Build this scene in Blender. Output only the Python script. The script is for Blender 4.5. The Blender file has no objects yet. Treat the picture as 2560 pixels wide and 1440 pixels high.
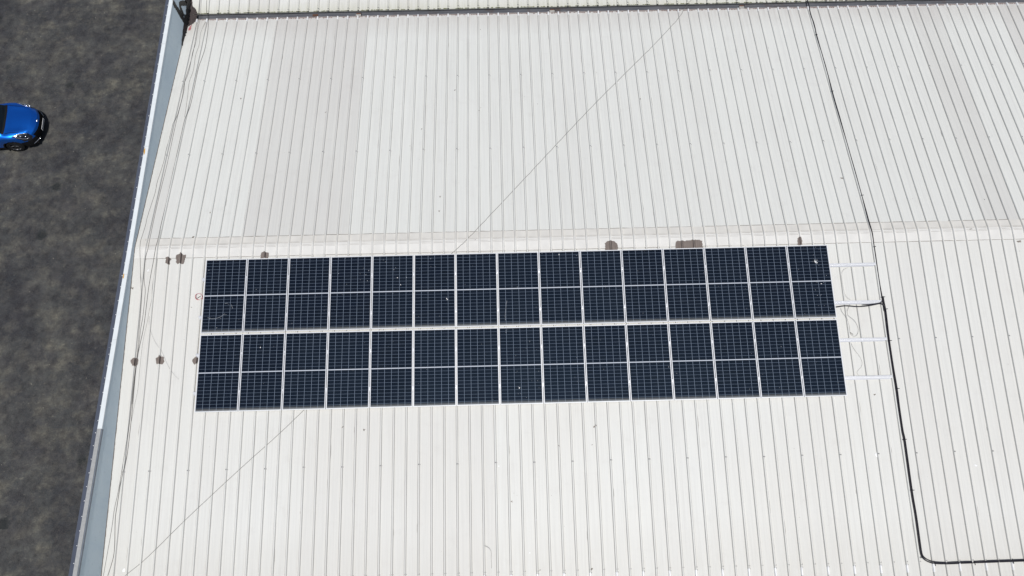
import bpy, bmesh, math, random
from mathutils import Vector, Matrix, noise

C = bpy.context.scene
COL = C.collection
# ------------------------------------------------------------------ camera
cam_d = bpy.data.cameras.new("camera")
cam = bpy.data.objects.new("camera", cam_d)
COL.objects.link(cam)
cam_d.sensor_width = 36.0
cam_d.lens = 2160.0 / 2560.0 * 36.0
cam_d.clip_end = 2000.0
cam.location = (10.0208, -10.7985, 21.7420)
cam.rotation_euler = (0.404909, 0.001772, -0.024248)
C.camera = cam

# ------------------------------------------------------------------ light
SUN = Vector((0.075, -0.36, 0.93)).normalized()      # direction towards the sun
elev = math.asin(SUN.z)
azim = math.atan2(SUN.x, SUN.y)
world = bpy.data.worlds.new("World")
C.world = world
world.use_nodes = True
wn = world.node_tree
for n in list(wn.nodes):
    wn.nodes.remove(n)
sky = wn.nodes.new("ShaderNodeTexSky")
sky.sky_type = 'NISHITA'
sky.sun_disc = False
sky.sun_elevation = elev
sky.sun_rotation = azim
sky.altitude = 50.0
sky.air_density = 1.0
sky.dust_density = 1.6
sky.ozone_density = 1.0
bg = wn.nodes.new("ShaderNodeBackground")
bg.inputs["Strength"].default_value = 0.065
wo = wn.nodes.new("ShaderNodeOutputWorld")
wn.links.new(sky.outputs[0], bg.inputs["Color"])
wn.links.new(bg.outputs[0], wo.inputs["Surface"])

sun_d = bpy.data.lights.new("sun", 'SUN')
sun_d.energy = 3.1
sun_d.angle = math.radians(0.55)
sun_d.color = (1.0, 0.975, 0.935)
sun = bpy.data.objects.new("sun", sun_d)
COL.objects.link(sun)
sun.rotation_euler = SUN.to_track_quat('Z', 'Y').to_euler()
sun.location = (0, 0, 40)

C.view_settings.view_transform = 'Standard'
C.view_settings.look = 'None'
C.view_settings.exposure = 0.0
C.view_settings.gamma = 1.0
C.view_settings.use_curve_mapping = False

# ------------------------------------------------------------------ object helpers
def link(name, me, mat=None, parent=None):
    o = bpy.data.objects.new(name, me)
    COL.objects.link(o)
    if mat is not None:
        for m in (mat if isinstance(mat, (list, tuple)) else [mat]):
            me.materials.append(m)
    if parent is not None:
        o.parent = parent
    return o

def mesh(name, verts, faces, mat=None, parent=None, midx=None, smooth=False):
    me = bpy.data.meshes.new(name)
    me.from_pydata([tuple(v) for v in verts], [], faces)
    if midx:
        for p, i in zip(me.polygons, midx):
            p.material_index = i
    if smooth:
        for p in me.polygons:
            p.use_smooth = True
    me.update()
    return link(name, me, mat, parent)

def empty(name, loc=(0, 0, 0), rz=0.0):
    o = bpy.data.objects.new(name, None)
    o.empty_display_size = 0.2
    o.location = loc
    o.rotation_euler = (0, 0, rz)
    COL.objects.link(o)
    return o

def tag(o, label=None, cat=None, group=None, kind=None):
    if label: o["label"] = label
    if cat: o["category"] = cat
    if group: o["group"] = group
    if kind: o["kind"] = kind
    return o

class MB:
    """collects simple shapes into one mesh"""
    def __init__(s):
        s.v = []; s.f = []; s.m = []
    def add(s, v, f, m=0):
        b = len(s.v)
        s.v += [tuple(p) for p in v]
        s.f += [tuple(i + b for i in q) for q in f]
        s.m += [m] * len(f)
        return s
    def box(s, x0, x1, y0, y1, z0, z1, m=0, T=None):
        v = [(x0,y0,z0),(x1,y0,z0),(x1,y1,z0),(x0,y1,z0),(x0,y0,z1),(x1,y0,z1),(x1,y1,z1),(x0,y1,z1)]
        if T: v = [T(*p) for p in v]
        return s.add(v, [(0,3,2,1),(4,5,6,7),(0,1,5,4),(1,2,6,5),(2,3,7,6),(3,0,4,7)], m)
    def tube(s, pts, r, n=6, m=0, closed=False):
        pts = [Vector(p) for p in pts]
        N = len(pts); rings = []
        for i, p in enumerate(pts):
            a = pts[(i - 1) % N] if (closed or i > 0) else p
            b = pts[(i + 1) % N] if (closed or i < N - 1) else p
            t = (b - a)
            if t.length < 1e-9: t = Vector((1, 0, 0))
            t.normalize()
            up = Vector((0, 0, 1)) if abs(t.z) < 0.95 else Vector((1, 0, 0))
            u = t.cross(up).normalized(); w = u.cross(t).normalized()
            rr = r[i] if isinstance(r, (list, tuple)) else r
            rings.append([p + u * (math.cos(2*math.pi*k/n) * rr) + w * (math.sin(2*math.pi*k/n) * rr) for k in range(n)])
        v = [q for ring in rings for q in ring]; f = []
        L = N if closed else N - 1
        for i in range(L):
            j = (i + 1) % N
            for k in range(n):
                f.append((i*n + k, i*n + (k+1) % n, j*n + (k+1) % n, j*n + k))
        if not closed:
            f.append(tuple(range(n))); f.append(tuple((N-1)*n + k for k in range(n))[::-1])
        return s.add(v, f, m)
    def lathe(s, prof, n=24, axis='y', c=(0, 0, 0), m=0):
        v = []; f = []
        for (a, r) in prof:
            for k in range(n):
                t = 2 * math.pi * k / n
                if axis == 'y': v.append((c[0] + r*math.cos(t), c[1] + a, c[2] + r*math.sin(t)))
                else: v.append((c[0] + r*math.cos(t), c[1] + r*math.sin(t), c[2] + a))
        for i in range(len(prof) - 1):
            for k in range(n):
                f.append((i*n + k, (i+1)*n + k, (i+1)*n + (k+1) % n, i*n + (k+1) % n))
        return s.add(v, f, m)
    def build(s, name, mat, parent=None, smooth=False):
        return mesh(name, s.v, s.f, mat, parent, s.m, smooth)

def catmull(pts, step=0.06):
    """smooth a polyline of tuples"""
    P = [Vector(p) for p in pts]; out = []
    for i in range(len(P) - 1):
        p0 = P[max(i-1, 0)]; p1 = P[i]; p2 = P[i+1]; p3 = P[min(i+2, len(P)-1)]
        n = max(1, int((p2 - p1).length / step))
        for k in range(n):
            t = k / n
            out.append(0.5 * ((2*p1) + (p2-p0)*t + (2*p0-5*p1+4*p2-p3)*t*t + (3*p1-p0-3*p2+p3)*t**3))
    out.append(P[-1])
    return out

# ------------------------------------------------------------------ material helpers
class NT:
    def __init__(s, name):
        s.mat = bpy.data.materials.new(name); s.mat.use_nodes = True
        s.t = s.mat.node_tree; s.b = s.t.nodes["Principled BSDF"]
    def n(s, kind, **kw):
        nd = s.t.nodes.new(kind)
        for k, v in kw.items(): setattr(nd, k, v)
        return nd
    def l(s, a, b): s.t.links.new(a, b)
    def val(s, sock, v):
        if hasattr(v, 'bl_idname') or hasattr(v, 'is_linked'): s.l(v, sock)
        else: sock.default_value = v
    def math(s, op, a, b=0.0, c=None, clamp=False):
        nd = s.n("ShaderNodeMath", operation=op, use_clamp=clamp)
        s.val(nd.inputs[0], a); s.val(nd.inputs[1], b)
        if c is not None: s.val(nd.inputs[2], c)
        return nd.outputs[0]
    def mix(s, f, a, b, mode='MIX'):
        nd = s.n("ShaderNodeMix", data_type='RGBA', blend_type=mode)
        s.val(nd.inputs[0], f); s.val(nd.inputs[6], a); s.val(nd.inputs[7], b)
        return nd.outputs[2]
    def noise(s, vec, scale, detail=4, rough=0.55, dist=0.0):
        nd = s.n("ShaderNodeTexNoise")
        nd.inputs["Scale"].default_value = scale; nd.inputs["Detail"].default_value = detail
        nd.inputs["Roughness"].default_value = rough; nd.inputs["Distortion"].default_value = dist
        if vec is not None: s.l(vec, nd.inputs["Vector"])
        return nd.outputs["Fac"]
    def ramp(s, f, a, b):
        nd = s.n("ShaderNodeMapRange"); nd.clamp = True
        s.l(f, nd.inputs[0]); nd.inputs[1].default_value = a; nd.inputs[2].default_value = b
        return nd.outputs[0]
    def coord(s, which="Object"): return s.n("ShaderNodeTexCoord").outputs[which]
    def mapping(s, vec, scale=(1,1,1), loc=(0,0,0)):
        nd = s.n("ShaderNodeMapping"); s.l(vec, nd.inputs[0])
        nd.inputs["Scale"].default_value = scale; nd.inputs["Location"].default_value = loc
        return nd.outputs[0]
    def xyz(s, vec):
        nd = s.n("ShaderNodeSeparateXYZ"); s.l(vec, nd.inputs[0]); return nd.outputs
    def bump(s, h, strength=0.3, dist=0.01):
        nd = s.n("ShaderNodeBump"); nd.inputs["Strength"].default_value = strength
        nd.inputs["Distance"].default_value = dist; s.l(h, nd.inputs["Height"])
        s.l(nd.outputs[0], s.b.inputs["Normal"])
    def out(s, color=None, rough=0.5, metal=0.0, spec=None, coat=None, coatr=0.05):
        if color is not None: s.val(s.b.inputs["Base Color"], color if hasattr(color, 'is_linked') else (*color, 1.0) if len(color) == 3 else color)
        s.val(s.b.inputs["Roughness"], rough); s.b.inputs["Metallic"].default_value = metal
        if spec is not None: s.b.inputs["Specular IOR Level"].default_value = spec
        if coat is not None:
            s.b.inputs["Coat Weight"].default_value = coat; s.b.inputs["Coat Roughness"].default_value = coatr
        return s.mat

def plain(name, col, rough=0.5, metal=0.0, spec=None, coat=None, var=0.12, scale=8.0):
    """a colour with gentle cloudy variation"""
    t = NT(name)
    f = t.noise(t.coord(), scale, 5)
    a = tuple(max(0, c * (1 - var)) for c in col) + (1,); b = tuple(min(1, c * (1 + var)) for c in col) + (1,)
    return t.out(t.mix(t.ramp(f, 0.3, 0.7), a, b), rough, metal, spec, coat)
CABLE_A = [[0.253,9.76],[0.33,9.205],[0.378,8.964],[0.436,8.473],[0.468,7.717],[0.431,7.228],[0.395,6.914],[0.388,6.504],[0.394,6.005],[0.392,5.232],[0.33,4.626],[0.323,4.248],[0.321,3.437],[0.316,3.073],[0.301,2.433],[0.311,1.609],[0.291,0.867],[0.295,0.267],[0.282,-0.004],[0.261,-0.306],[0.206,-0.947],[0.184,-1.383],[0.163,-2.208],[0.115,-2.693],[0.081,-2.983],[0.063,-3.46],[0.063,-3.933],[0.071,-4.494],[0.062,-5.344],[0.045,-5.815],[-0.015,-6.312],[-0.053,-6.558],[-0.081,-7.048],[-0.091,-7.345],[-0.034,-8.1],[-0.069,-8.408],[-0.137,-8.713]]
CABLE_B = [[0.072,9.764],[0.106,9.211],[0.095,8.929],[0.095,8.618],[0.113,8.194],[0.125,7.861],[0.094,7.593],[0.101,7.194],[0.106,6.627],[0.047,6.116],[0.082,5.579],[0.048,4.721],[-0.001,4.492],[-0.013,3.847],[-0.047,3.447],[-0.039,3.083],[-0.067,2.635],[-0.097,2.268],[-0.085,1.934],[-0.115,1.525],[-0.152,1.017],[-0.147,0.782],[-0.171,0.418],[-0.184,0.239],[-0.16,0.006],[-0.07,-0.74],[0.013,-1.279],[0.038,-1.877],[0.044,-2.27],[0.054,-2.883],[0.045,-3.46],[0.035,-4.013],[0.04,-4.493],[0.017,-5.332],[-0.014,-5.848],[-0.061,-6.305],[-0.092,-6.708],[-0.138,-7.057],[-0.158,-7.551],[-0.218,-8.328],[-0.248,-8.711]]
CABLE_C = [[0.032,9.765],[0.067,9.212],[0.05,8.975],[0.091,8.116],[0.106,7.326],[0.073,6.628],[0.05,6.269],[0.09,5.728],[0.066,4.49],[0.076,3.079],[0.06,2.046],[0.052,1.239],[0.061,0.277],[0.071,-0.023],[0.023,-0.369],[0.04,-0.909],[0.102,-1.215],[0.112,-1.481],[0.109,-1.982],[0.082,-2.337],[0.077,-2.79],[0.063,-3.202],[0.051,-3.745],[0.05,-4.387]]
CABLE_D = [[0.311,8.913],[0.214,8.429],[0.248,7.843],[0.21,7.376],[0.243,6.709],[0.195,6.213],[0.246,5.574],[0.291,4.76]]
CABLE_E = [[0.331,0.564],[0.346,-0.264],[0.335,-0.692],[0.296,-1.168],[0.308,-1.511],[0.266,-1.836],[0.247,-2.098],[0.176,-2.698],[0.165,-3.394],[0.164,-3.999],[0.113,-4.46],[0.074,-4.84]]
CABLE_F = [[0.285,-1.986],[0.321,-2.279],[0.508,-2.706],[0.706,-2.954],[0.825,-3.202],[0.983,-3.472],[1.112,-3.632],[1.235,-3.752]]
DIAG_N = [[16.455,9.368],[16.32,9.186],[16.158,8.954],[16.017,8.675],[15.093,7.487],[12.827,4.811],[10.645,2.078],[9.012,0.048],[8.832,-0.119],[8.708,-0.258],[8.563,-0.372],[8.54,-0.395]]
DIAG_S = [[4.597,-4.679],[4.024,-5.243],[3.033,-6.147],[1.782,-7.332],[0.849,-8.267],[0.338,-8.696],[0.202,-8.835]]
WIRE_1 = [[19.565,-1.058],[19.423,-1.1],[19.343,-1.257],[19.329,-1.504],[19.35,-1.786],[19.399,-1.927],[19.493,-1.978]]
WIRE_2 = [[19.478,-2.096],[19.366,-2.293],[19.349,-2.424],[19.503,-2.537],[19.605,-2.736],[19.592,-2.91],[19.479,-3.036],[19.398,-3.012],[19.356,-2.925],[19.368,-2.752],[19.311,-2.467],[19.201,-2.311],[19.211,-2.199]]
WIRE_3 = [[19.353,-3.185],[19.396,-3.337],[19.535,-3.554],[19.596,-3.726],[19.557,-3.853],[19.417,-3.955],[19.378,-4.018],[19.462,-4.093]]
FEED_1 = [[18.952,-2.2],[19.069,-2.194],[19.328,-2.167],[19.666,-2.197],[19.966,-2.178],[20.297,-2.124],[20.372,-2.178],[20.388,-2.337]]
FEED_2 = [[19.801,-2.153],[20.004,-2.141],[20.295,-2.102],[20.362,-2.018]]
PIPE_1 = [[20.378,9.276],[20.36,8.916],[20.347,8.53],[20.382,8.138],[20.348,7.716],[20.352,7.156],[20.373,6.293],[20.34,5.201],[20.347,4.191],[20.36,3.083],[20.369,2.082],[20.359,1.193],[20.341,0.239],[20.36,-0.118],[20.372,-0.593],[20.367,-1.445],[20.382,-1.905],[20.383,-2.104],[20.398,-2.303],[20.374,-3.13],[20.374,-3.857],[20.387,-4.467],[20.376,-4.986],[20.377,-5.617],[20.396,-5.826],[20.383,-7.104],[20.396,-7.779],[20.388,-8.562],[20.4,-8.732],[20.472,-8.84],[20.651,-8.912],[21.002,-8.935],[21.687,-8.927],[22.957,-8.915],[24.382,-8.897]]
CURLY = [[9.334,-8.212],[9.395,-8.223],[9.485,-8.264],[9.535,-8.343],[9.502,-8.487],[9.519,-8.642],[9.517,-8.767]]
COIL = [[1.605,-1.474]]
TIES = [[20.337,7.662],[20.341,5.208],[20.362,1.206],[20.36,-0.477],[20.374,-1.939],[20.402,-2.28],[20.382,-3.165],[20.394,-4.474],[20.384,-5.815],[20.385,-7.114],[20.384,-8.77],[20.684,-8.922],[21.687,-8.927],[22.662,-8.917]]
PURL = [[10.673,-8.881],[10.67,-8.976]]
P1 = [[0.596,-0.309],[0.662,-0.299],[0.734,-0.359],[0.707,-0.44],[0.712,-0.499],[0.68,-0.51],[0.632,-0.474],[0.598,-0.461]]
P2 = [[0.882,-0.281],[0.933,-0.223],[0.997,-0.189],[1.069,-0.25],[1.113,-0.239],[1.141,-0.31],[1.112,-0.368],[1.106,-0.438],[1.079,-0.508],[0.998,-0.471],[0.933,-0.493],[0.895,-0.433]]
P3 = [[3.222,-0.336],[3.238,-0.231],[3.314,-0.198],[3.393,-0.211],[3.451,-0.248],[3.456,-0.342],[3.437,-0.4],[3.236,-0.395]]
P4 = [[12.839,-0.402],[12.852,-0.166],[12.933,-0.12],[13.001,-0.098],[13.09,-0.112],[13.165,-0.173],[13.205,-0.269],[13.197,-0.398]]
P5 = [[14.799,-0.389],[14.838,-0.177],[14.896,-0.155],[15.086,-0.16],[15.29,-0.141],[15.493,-0.134],[15.568,-0.183],[15.584,-0.384]]
P6 = [[18.235,-0.353],[18.258,-0.164],[18.308,-0.118],[18.35,-0.142],[18.382,-0.25],[18.335,-0.367]]
P7 = [[-0.097,-3.204],[-0.049,-3.15],[0.037,-3.152],[0.094,-3.186],[0.086,-3.328],[0.024,-3.349],[-0.041,-3.347],[-0.068,-3.281]]
P8 = [[0.576,-3.176],[0.657,-3.112],[0.712,-3.135],[0.776,-3.126],[0.787,-3.247],[0.751,-3.333],[0.674,-3.31],[0.598,-3.297]]
P9 = [[1.56,-3.254],[1.607,-3.168],[1.681,-3.148],[1.706,-3.192],[1.694,-3.323],[1.622,-3.354],[1.586,-3.31]]
CORNER_S = [[-0.431,8.048],[-0.382,8.302],[-0.331,8.54],[-0.226,8.704],[-0.091,8.849],[-0.017,8.959],[0.002,9.172],[-0.015,9.218],[-0.308,9.225],[-0.377,8.82],[-0.431,8.359]]
CORNER_N = [[-0.246,9.792],[-0.201,9.56],[-0.083,9.419],[-0.036,9.326],[-0.029,9.234],[-0.282,9.24],[-0.326,9.794]]
PINK = [[-0.222,8.518],[-0.2,8.703],[-0.132,8.776],[-0.134,8.627],[-0.143,8.516]]
SPECKS = [[19.929,1.876,0.033],[12.301,-5.27,0.039],[9.346,4.742,0.017],[11.363,-0.41,0.02],[5.658,-5.13,0.022],[6.218,-5.217,0.024],[11.331,-5.758,0.017],[9.396,4.887,0.017],[4.611,4.843,0.022],[7.591,4.088,0.022],[11.157,5.001,0.013],[14.341,5.076,0.022],[1.618,1.147,0.024],[1.263,0.304,0.044],[9.223,0.022,0.028],[10.475,-0.165,0.017],[7.366,0.207,0.017],[15.119,-0.062,0.028],[14.536,-0.024,0.017],[23.161,-0.003,0.044],[24.457,-0.403,0.044],[18.988,-4.41,0.022],[19.795,-4.612,0.028],[1.417,-1.756,0.017],[-0.256,-1.179,0.033],[-0.047,0.232,0.033],[10.06,-7.143,0.022],[23.861,1.005,0.017],[12.203,-5.748,0.017],[9.402,8.288,0.017],[5.038,6.729,0.013],[10.736,-8.836,0.02],[12.027,-8.848,0.033],[8.197,1.533,0.024],[8.183,1.024,0.024],[1.918,5.476,0.022],[8.586,5.637,0.022],[7.262,3.442,0.013],[12.349,3.071,0.013]]
WHITES = [[13.733,5.812,0.022],[10.496,-8.415,0.017],[0.255,-8.581,0.044],[9.749,-6.235,0.028],[19.615,-6.185,0.056],[22.184,-6.515,0.039],[0.136,-0.668,0.033],[10.674,-7.616,0.013],[21.367,2.928,0.022]]
WALL1 = [[8.675,0.143],[8.6,0.102],[8.605,-0.058],[8.644,-0.372],[8.656,-0.676],[8.707,-0.943]]
WALL2 = [[9.396,-0.669],[9.406,-0.81],[9.426,-0.978]]
WALLBASE = [[9.672,-0.979],[9.574,-1.014],[9.318,-1.016],[9.103,-1.034],[8.831,-1.044],[8.677,-1.012],[8.446,-1.036],[8.18,-1.017],[7.926,-0.994]]
DROP = [[0.098,0.306,0.018],[3.683,0.493,0.013],[4.511,0.428,0.018],[4.434,0.551,0.017],[4.479,0.724,0.017],[4.272,0.514,0.011],[4.358,0.357,0.009],[4.286,0.682,0.009],[3.911,0.807,0.011],[3.856,0.05,0.011],[4.909,0.133,0.011],[4.974,0.192,0.013],[5.251,0.362,0.011],[5.203,0.421,0.014],[5.303,0.656,0.019],[5.554,0.655,0.018],[5.392,0.859,0.019],[6.224,0.13,0.016],[6.661,1.286,0.022],[6.676,1.316,0.02],[1.639,2.524,0.02],[0.423,1.953,0.016],[0.695,1.295,0.011],[0.651,1.583,0.013],[0.515,1.688,0.011],[0.375,1.721,0.011],[0.216,1.697,0.011],[1.434,0.891,0.013],[2.455,1.881,0.01],[3.374,2.621,0.009],[5.076,2.591,0.007],[6.115,3.243,0.008],[9.314,0.049,0.013],[9.786,0.101,0.024],[10.274,0.136,0.014],[8.602,1.011,0.018],[8.305,1.399,0.014],[8.287,1.458,0.013],[8.267,1.639,0.013],[8.247,1.829,0.011],[8.255,1.917,0.013],[8.245,1.933,0.011],[8.264,2.236,0.014],[8.263,2.282,0.014],[8.893,2.539,0.014],[8.793,2.729,0.009],[8.722,2.801,0.009],[9.074,2.778,0.008],[10.141,3.02,0.01],[8.535,3.347,0.011],[9.111,3.367,0.011],[9.078,3.618,0.011],[8.582,3.8,0.024],[8.555,3.771,0.013],[8.547,3.955,0.011],[8.612,3.95,0.011],[8.764,4.063,0.01],[8.923,3.62,0.008],[7.385,0.373,0.009],[11.942,0.627,0.011],[12.007,1.834,0.01],[10.85,3.355,0.009],[10.814,2.556,0.008],[16.94,0.059,0.013],[17.03,0.123,0.01],[16.85,0.289,0.012],[17.173,0.307,0.012],[16.89,0.494,0.04],[16.868,0.467,0.024],[16.927,0.512,0.022],[16.952,0.445,0.011],[16.966,0.591,0.009],[16.393,0.696,0.011],[17.139,0.889,0.013],[16.858,1.074,0.018],[16.971,1.124,0.022],[17.032,1.098,0.012],[16.785,1.299,0.014],[16.821,1.45,0.014],[16.908,1.452,0.012],[16.932,1.436,0.01],[16.974,1.745,0.011],[17.131,1.838,0.011],[16.414,1.962,0.012],[16.881,1.979,0.013],[16.522,1.326,0.009],[16.814,1.748,0.009],[13.766,0.731,0.01],[16.029,1.281,0.011],[15.667,2.859,0.014],[12.596,3.337,0.016],[14.696,3.991,0.013],[15.5,3.973,0.011],[12.801,3.515,0.009],[15.738,2.165,0.008]]
# ------------------------------------------------------------------ measurements
TH = 0.1230            # roof pitch
CT, ST = math.cos(TH), math.sin(TH)
PITCH = 1.0 / 3.0      # rib spacing, three ribs to a sheet
EAVE = 9.0
RH = 0.040             # rib height
EN = 9.42              # the near slope runs a little longer
XW = -0.3057           # inner face of the parapet
XO = -0.5265           # outer edge of its capping
HP = 0.1973            # height of the capping above the ridge
GZ = -7.85             # ground level
X1 = 31.0              # roof goes on to the right of the picture
VY = 9.19              # foot of the northern roof
VZ = -EAVE * ST

def near(x, s, h=0.0): return Vector((x, -s*CT - h*ST, -s*ST + h*CT))
def far(x, s, h=0.0):  return Vector((x,  s*CT + h*ST, -s*ST + h*CT))
def north(x, s, h=0.0): return Vector((x, VY + s*CT - h*ST, VZ - 0.004 + s*ST + h*CT))
def surf(x, t, h=0.0):
    """a point over the roofs: t>0 far slope, t<0 near slope, past the valley the northern roof"""
    if t < 0: return near(x, -t, h)
    if t <= EAVE: return far(x, t, h)
    if t < EAVE + 0.25:
        k = (t - EAVE) / 0.25
        return far(x, EAVE, h).lerp(north(x, 0, h), k)
    return north(x, t - EAVE - 0.25, h)

def prof(x):
    """height of the ribbed sheet at x"""
    d = abs((x / PITCH) - round(x / PITCH)) * PITCH
    if d < 0.013: return RH
    if d < 0.029: return RH * (0.029 - d) / 0.016
    return 0.0

# ------------------------------------------------------------------ materials
def roof_mat(name, warm, grime=0.0, stain_end=None):
    t = NT(name)
    co = t.coord(); X = t.xyz(co)
    at = t.n("ShaderNodeAttribute", attribute_name="tint"); 
    tint = at.outputs["Fac"]
    base = t.mix(tint, (0.775, 0.78, 0.742, 1) if not warm else (0.748, 0.752, 0.718, 1), (0.62, 0.60, 0.57, 1))
    big = t.ramp(t.noise(co, 0.22, 3, 0.5), 0.35, 0.7)
    base = t.mix(t.math('MULTIPLY', big, 0.5), base, (0.695, 0.675, 0.625, 1) if warm else (0.735, 0.74, 0.70, 1))
    # streaks washed down the slope
    st = t.noise(t.mapping(co, (26, 0.35, 0.35)), 1.0, 5, 0.65)
    base = t.mix(t.math('MULTIPLY', t.ramp(st, 0.45, 0.85), 0.30), base, (0.47, 0.45, 0.42, 1))
    st2 = t.noise(t.mapping(co, (90, 0.9, 0.9), (3, 1, 0)), 1.0, 2, 0.6)
    base = t.mix(t.math('MULTIPLY', t.ramp(st2, 0.42, 0.75), 0.14), base, (0.42, 0.42, 0.40, 1))
    # small blotches
    bl = t.noise(co, 2.3, 6, 0.7)
    base = t.mix(t.math('MULTIPLY', t.ramp(bl, 0.56, 0.80), 0.22), base, (0.50, 0.47, 0.44, 1))
    # grime held against the foot of the ribs, widened to paint shade on their sides
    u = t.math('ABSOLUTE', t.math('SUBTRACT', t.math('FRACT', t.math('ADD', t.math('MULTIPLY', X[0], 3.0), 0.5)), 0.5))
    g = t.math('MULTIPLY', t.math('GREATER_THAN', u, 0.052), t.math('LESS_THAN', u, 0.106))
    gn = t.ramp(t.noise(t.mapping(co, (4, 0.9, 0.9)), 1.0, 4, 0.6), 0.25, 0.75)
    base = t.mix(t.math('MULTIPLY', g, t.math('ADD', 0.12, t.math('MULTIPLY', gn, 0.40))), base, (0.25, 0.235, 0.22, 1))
    if stain_end:                                            # rust-brown wash by the valley
        y0, y1, colr, amt = stain_end
        e = t.ramp(X[1], y0, y1)
        en = t.math('MULTIPLY', e, t.math('ADD', 0.25, t.ramp(t.noise(t.mapping(co, (14, 1.2, 1)), 1.0, 5, 0.7), 0.3, 0.75)))
        base = t.mix(t.math('MULTIPLY', en, amt), base, colr)
    fine = t.noise(co, 140, 2, 0.6)
    base = t.mix(t.math('MULTIPLY', t.ramp(fine, 0.35, 0.8), 0.10), base, (0.40, 0.40, 0.39, 1))
    # fine rolled lines along the sheet
    w = t.math('SINE', t.math('MULTIPLY', X[0], 2 * math.pi * 30.0))
    t.bump(t.math('ADD', t.math('MULTIPLY', w, 0.5), t.math('MULTIPLY', bl, 0.6)), 0.22, 0.002)
    return t.out(base, 0.48, 0.0, 0.35)

M = {}
M['roof_near'] = roof_mat('weathered_white_sheet_warm', True, stain_end=(-7.6, -9.2, (0.55, 0.53, 0.48, 1), 0.5))
M['roof_far'] = roof_mat('weathered_white_sheet', False, stain_end=(7.9, 9.0, (0.50, 0.455, 0.42, 1), 0.6))
M['roof_north'] = roof_mat('weathered_white_sheet_mossy', True, stain_end=(9.6, 9.15, (0.47, 0.47, 0.34, 1), 0.7))
M['cap_far'] = plain('ridge_flashing_grey', (0.685, 0.665, 0.62), 0.55, spec=0.3, var=0.06, scale=3)  # same flashing, a little darker on the far side
M['cap_near'] = plain('ridge_flashing_cream', (0.705, 0.693, 0.66), 0.55, spec=0.3, var=0.05, scale=3)
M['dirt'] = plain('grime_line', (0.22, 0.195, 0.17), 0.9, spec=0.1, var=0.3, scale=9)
M['screw'] = plain('zinc_screw', (0.26, 0.26, 0.26), 0.6, 0.2)
M['white_screw'] = plain('white_screw_cap', (0.85, 0.85, 0.85), 0.4)
M['black'] = plain('black_plastic_conduit', (0.012, 0.011, 0.018), 0.45, spec=0.4)
M['wire'] = plain('dark_cable_sheath', (0.055, 0.053, 0.052), 0.6)
M['wire_grey'] = plain('grey_cable_sheath', (0.20, 0.195, 0.185), 0.6)
M['wire_red'] = plain('red_cable_sheath', (0.48, 0.045, 0.06), 0.5)
M['alu'] = plain('brushed_aluminium', (0.78, 0.79, 0.81), 0.34, 0.55, var=0.04, scale=30)
M['frame'] = plain('anodised_panel_frame', (0.84, 0.85, 0.87), 0.40, 0.30, var=0.03, scale=20)
M['tar'] = plain('black_bitumen', (0.008, 0.008, 0.010), 0.55, spec=0.3, var=0.4, scale=14)
M['patch'] = None

def mk_patch(name, a, b):
    t = NT(name); co = t.coord()
    f = t.ramp(t.noise(t.mapping(co, (22, 5, 5)), 1.0, 5, 0.7), 0.3, 0.75)
    t.bump(t.noise(co, 45, 4, 0.7), 0.6, 0.006)
    return t.out(t.mix(f, (*a, 1), (*b, 1)), 0.85, 0, 0.2)
M['patch'] = mk_patch('brown_sealant_paste', (0.155, 0.125, 0.11), (0.25, 0.215, 0.195))
M['patch_dark'] = mk_patch('dark_sealant_paste', (0.035, 0.028, 0.028), (0.10, 0.082, 0.08))
M['patch_pink'] = mk_patch('pink_primer', (0.40, 0.13, 0.14), (0.55, 0.25, 0.25))

def wall_mat():
    t = NT('blue_grey_painted_wall'); co = t.coord()
    f = t.ramp(t.noise(co, 0.9, 5, 0.6), 0.3, 0.7)
    c = t.mix(f, (0.58, 0.68, 0.745, 1), (0.65, 0.74, 0.785, 1))
    s = t.ramp(t.noise(t.mapping(co, (1, 3.5, 0.5)), 1.0, 5, 0.7), 0.5, 0.8)
    c = t.mix(t.math('MULTIPLY', s, 0.35), c, (0.46, 0.58, 0.70, 1))
    d = t.ramp(t.noise(co, 6, 6, 0.7), 0.58, 0.8)
    c = t.mix(t.math('MULTIPLY', d, 0.3), c, (0.18, 0.20, 0.21, 1))
    t.bump(t.noise(co, 30, 4, 0.6), 0.25, 0.004)
    return t.out(c, 0.7, 0, 0.25)
M['wall'] = wall_mat()
M['cap_white'] = plain('white_capping_strip', (0.76, 0.80, 0.81), 0.45, var=0.05, scale=5)
M['cap_grey'] = plain('grey_capping_strip', (0.37, 0.375, 0.37), 0.6, var=0.10, scale=14)
M['cap_slate'] = plain('slate_grey_flashing', (0.085, 0.097, 0.13), 0.5, var=0.10, scale=4)
M['cap_slate2'] = plain('slate_grey_downturn', (0.16, 0.185, 0.22), 0.5, var=0.12, scale=6)
M['orange'] = plain('ochre_paint_mark', (0.62, 0.33, 0.04), 0.6, var=0.3, scale=40)
M['rust'] = plain('rusty_steel', (0.11, 0.05, 0.03), 0.8, var=0.4, scale=30)
M['facade'] = plain('pale_grey_facade', (0.42, 0.44, 0.45), 0.75, var=0.06, scale=2)

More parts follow.
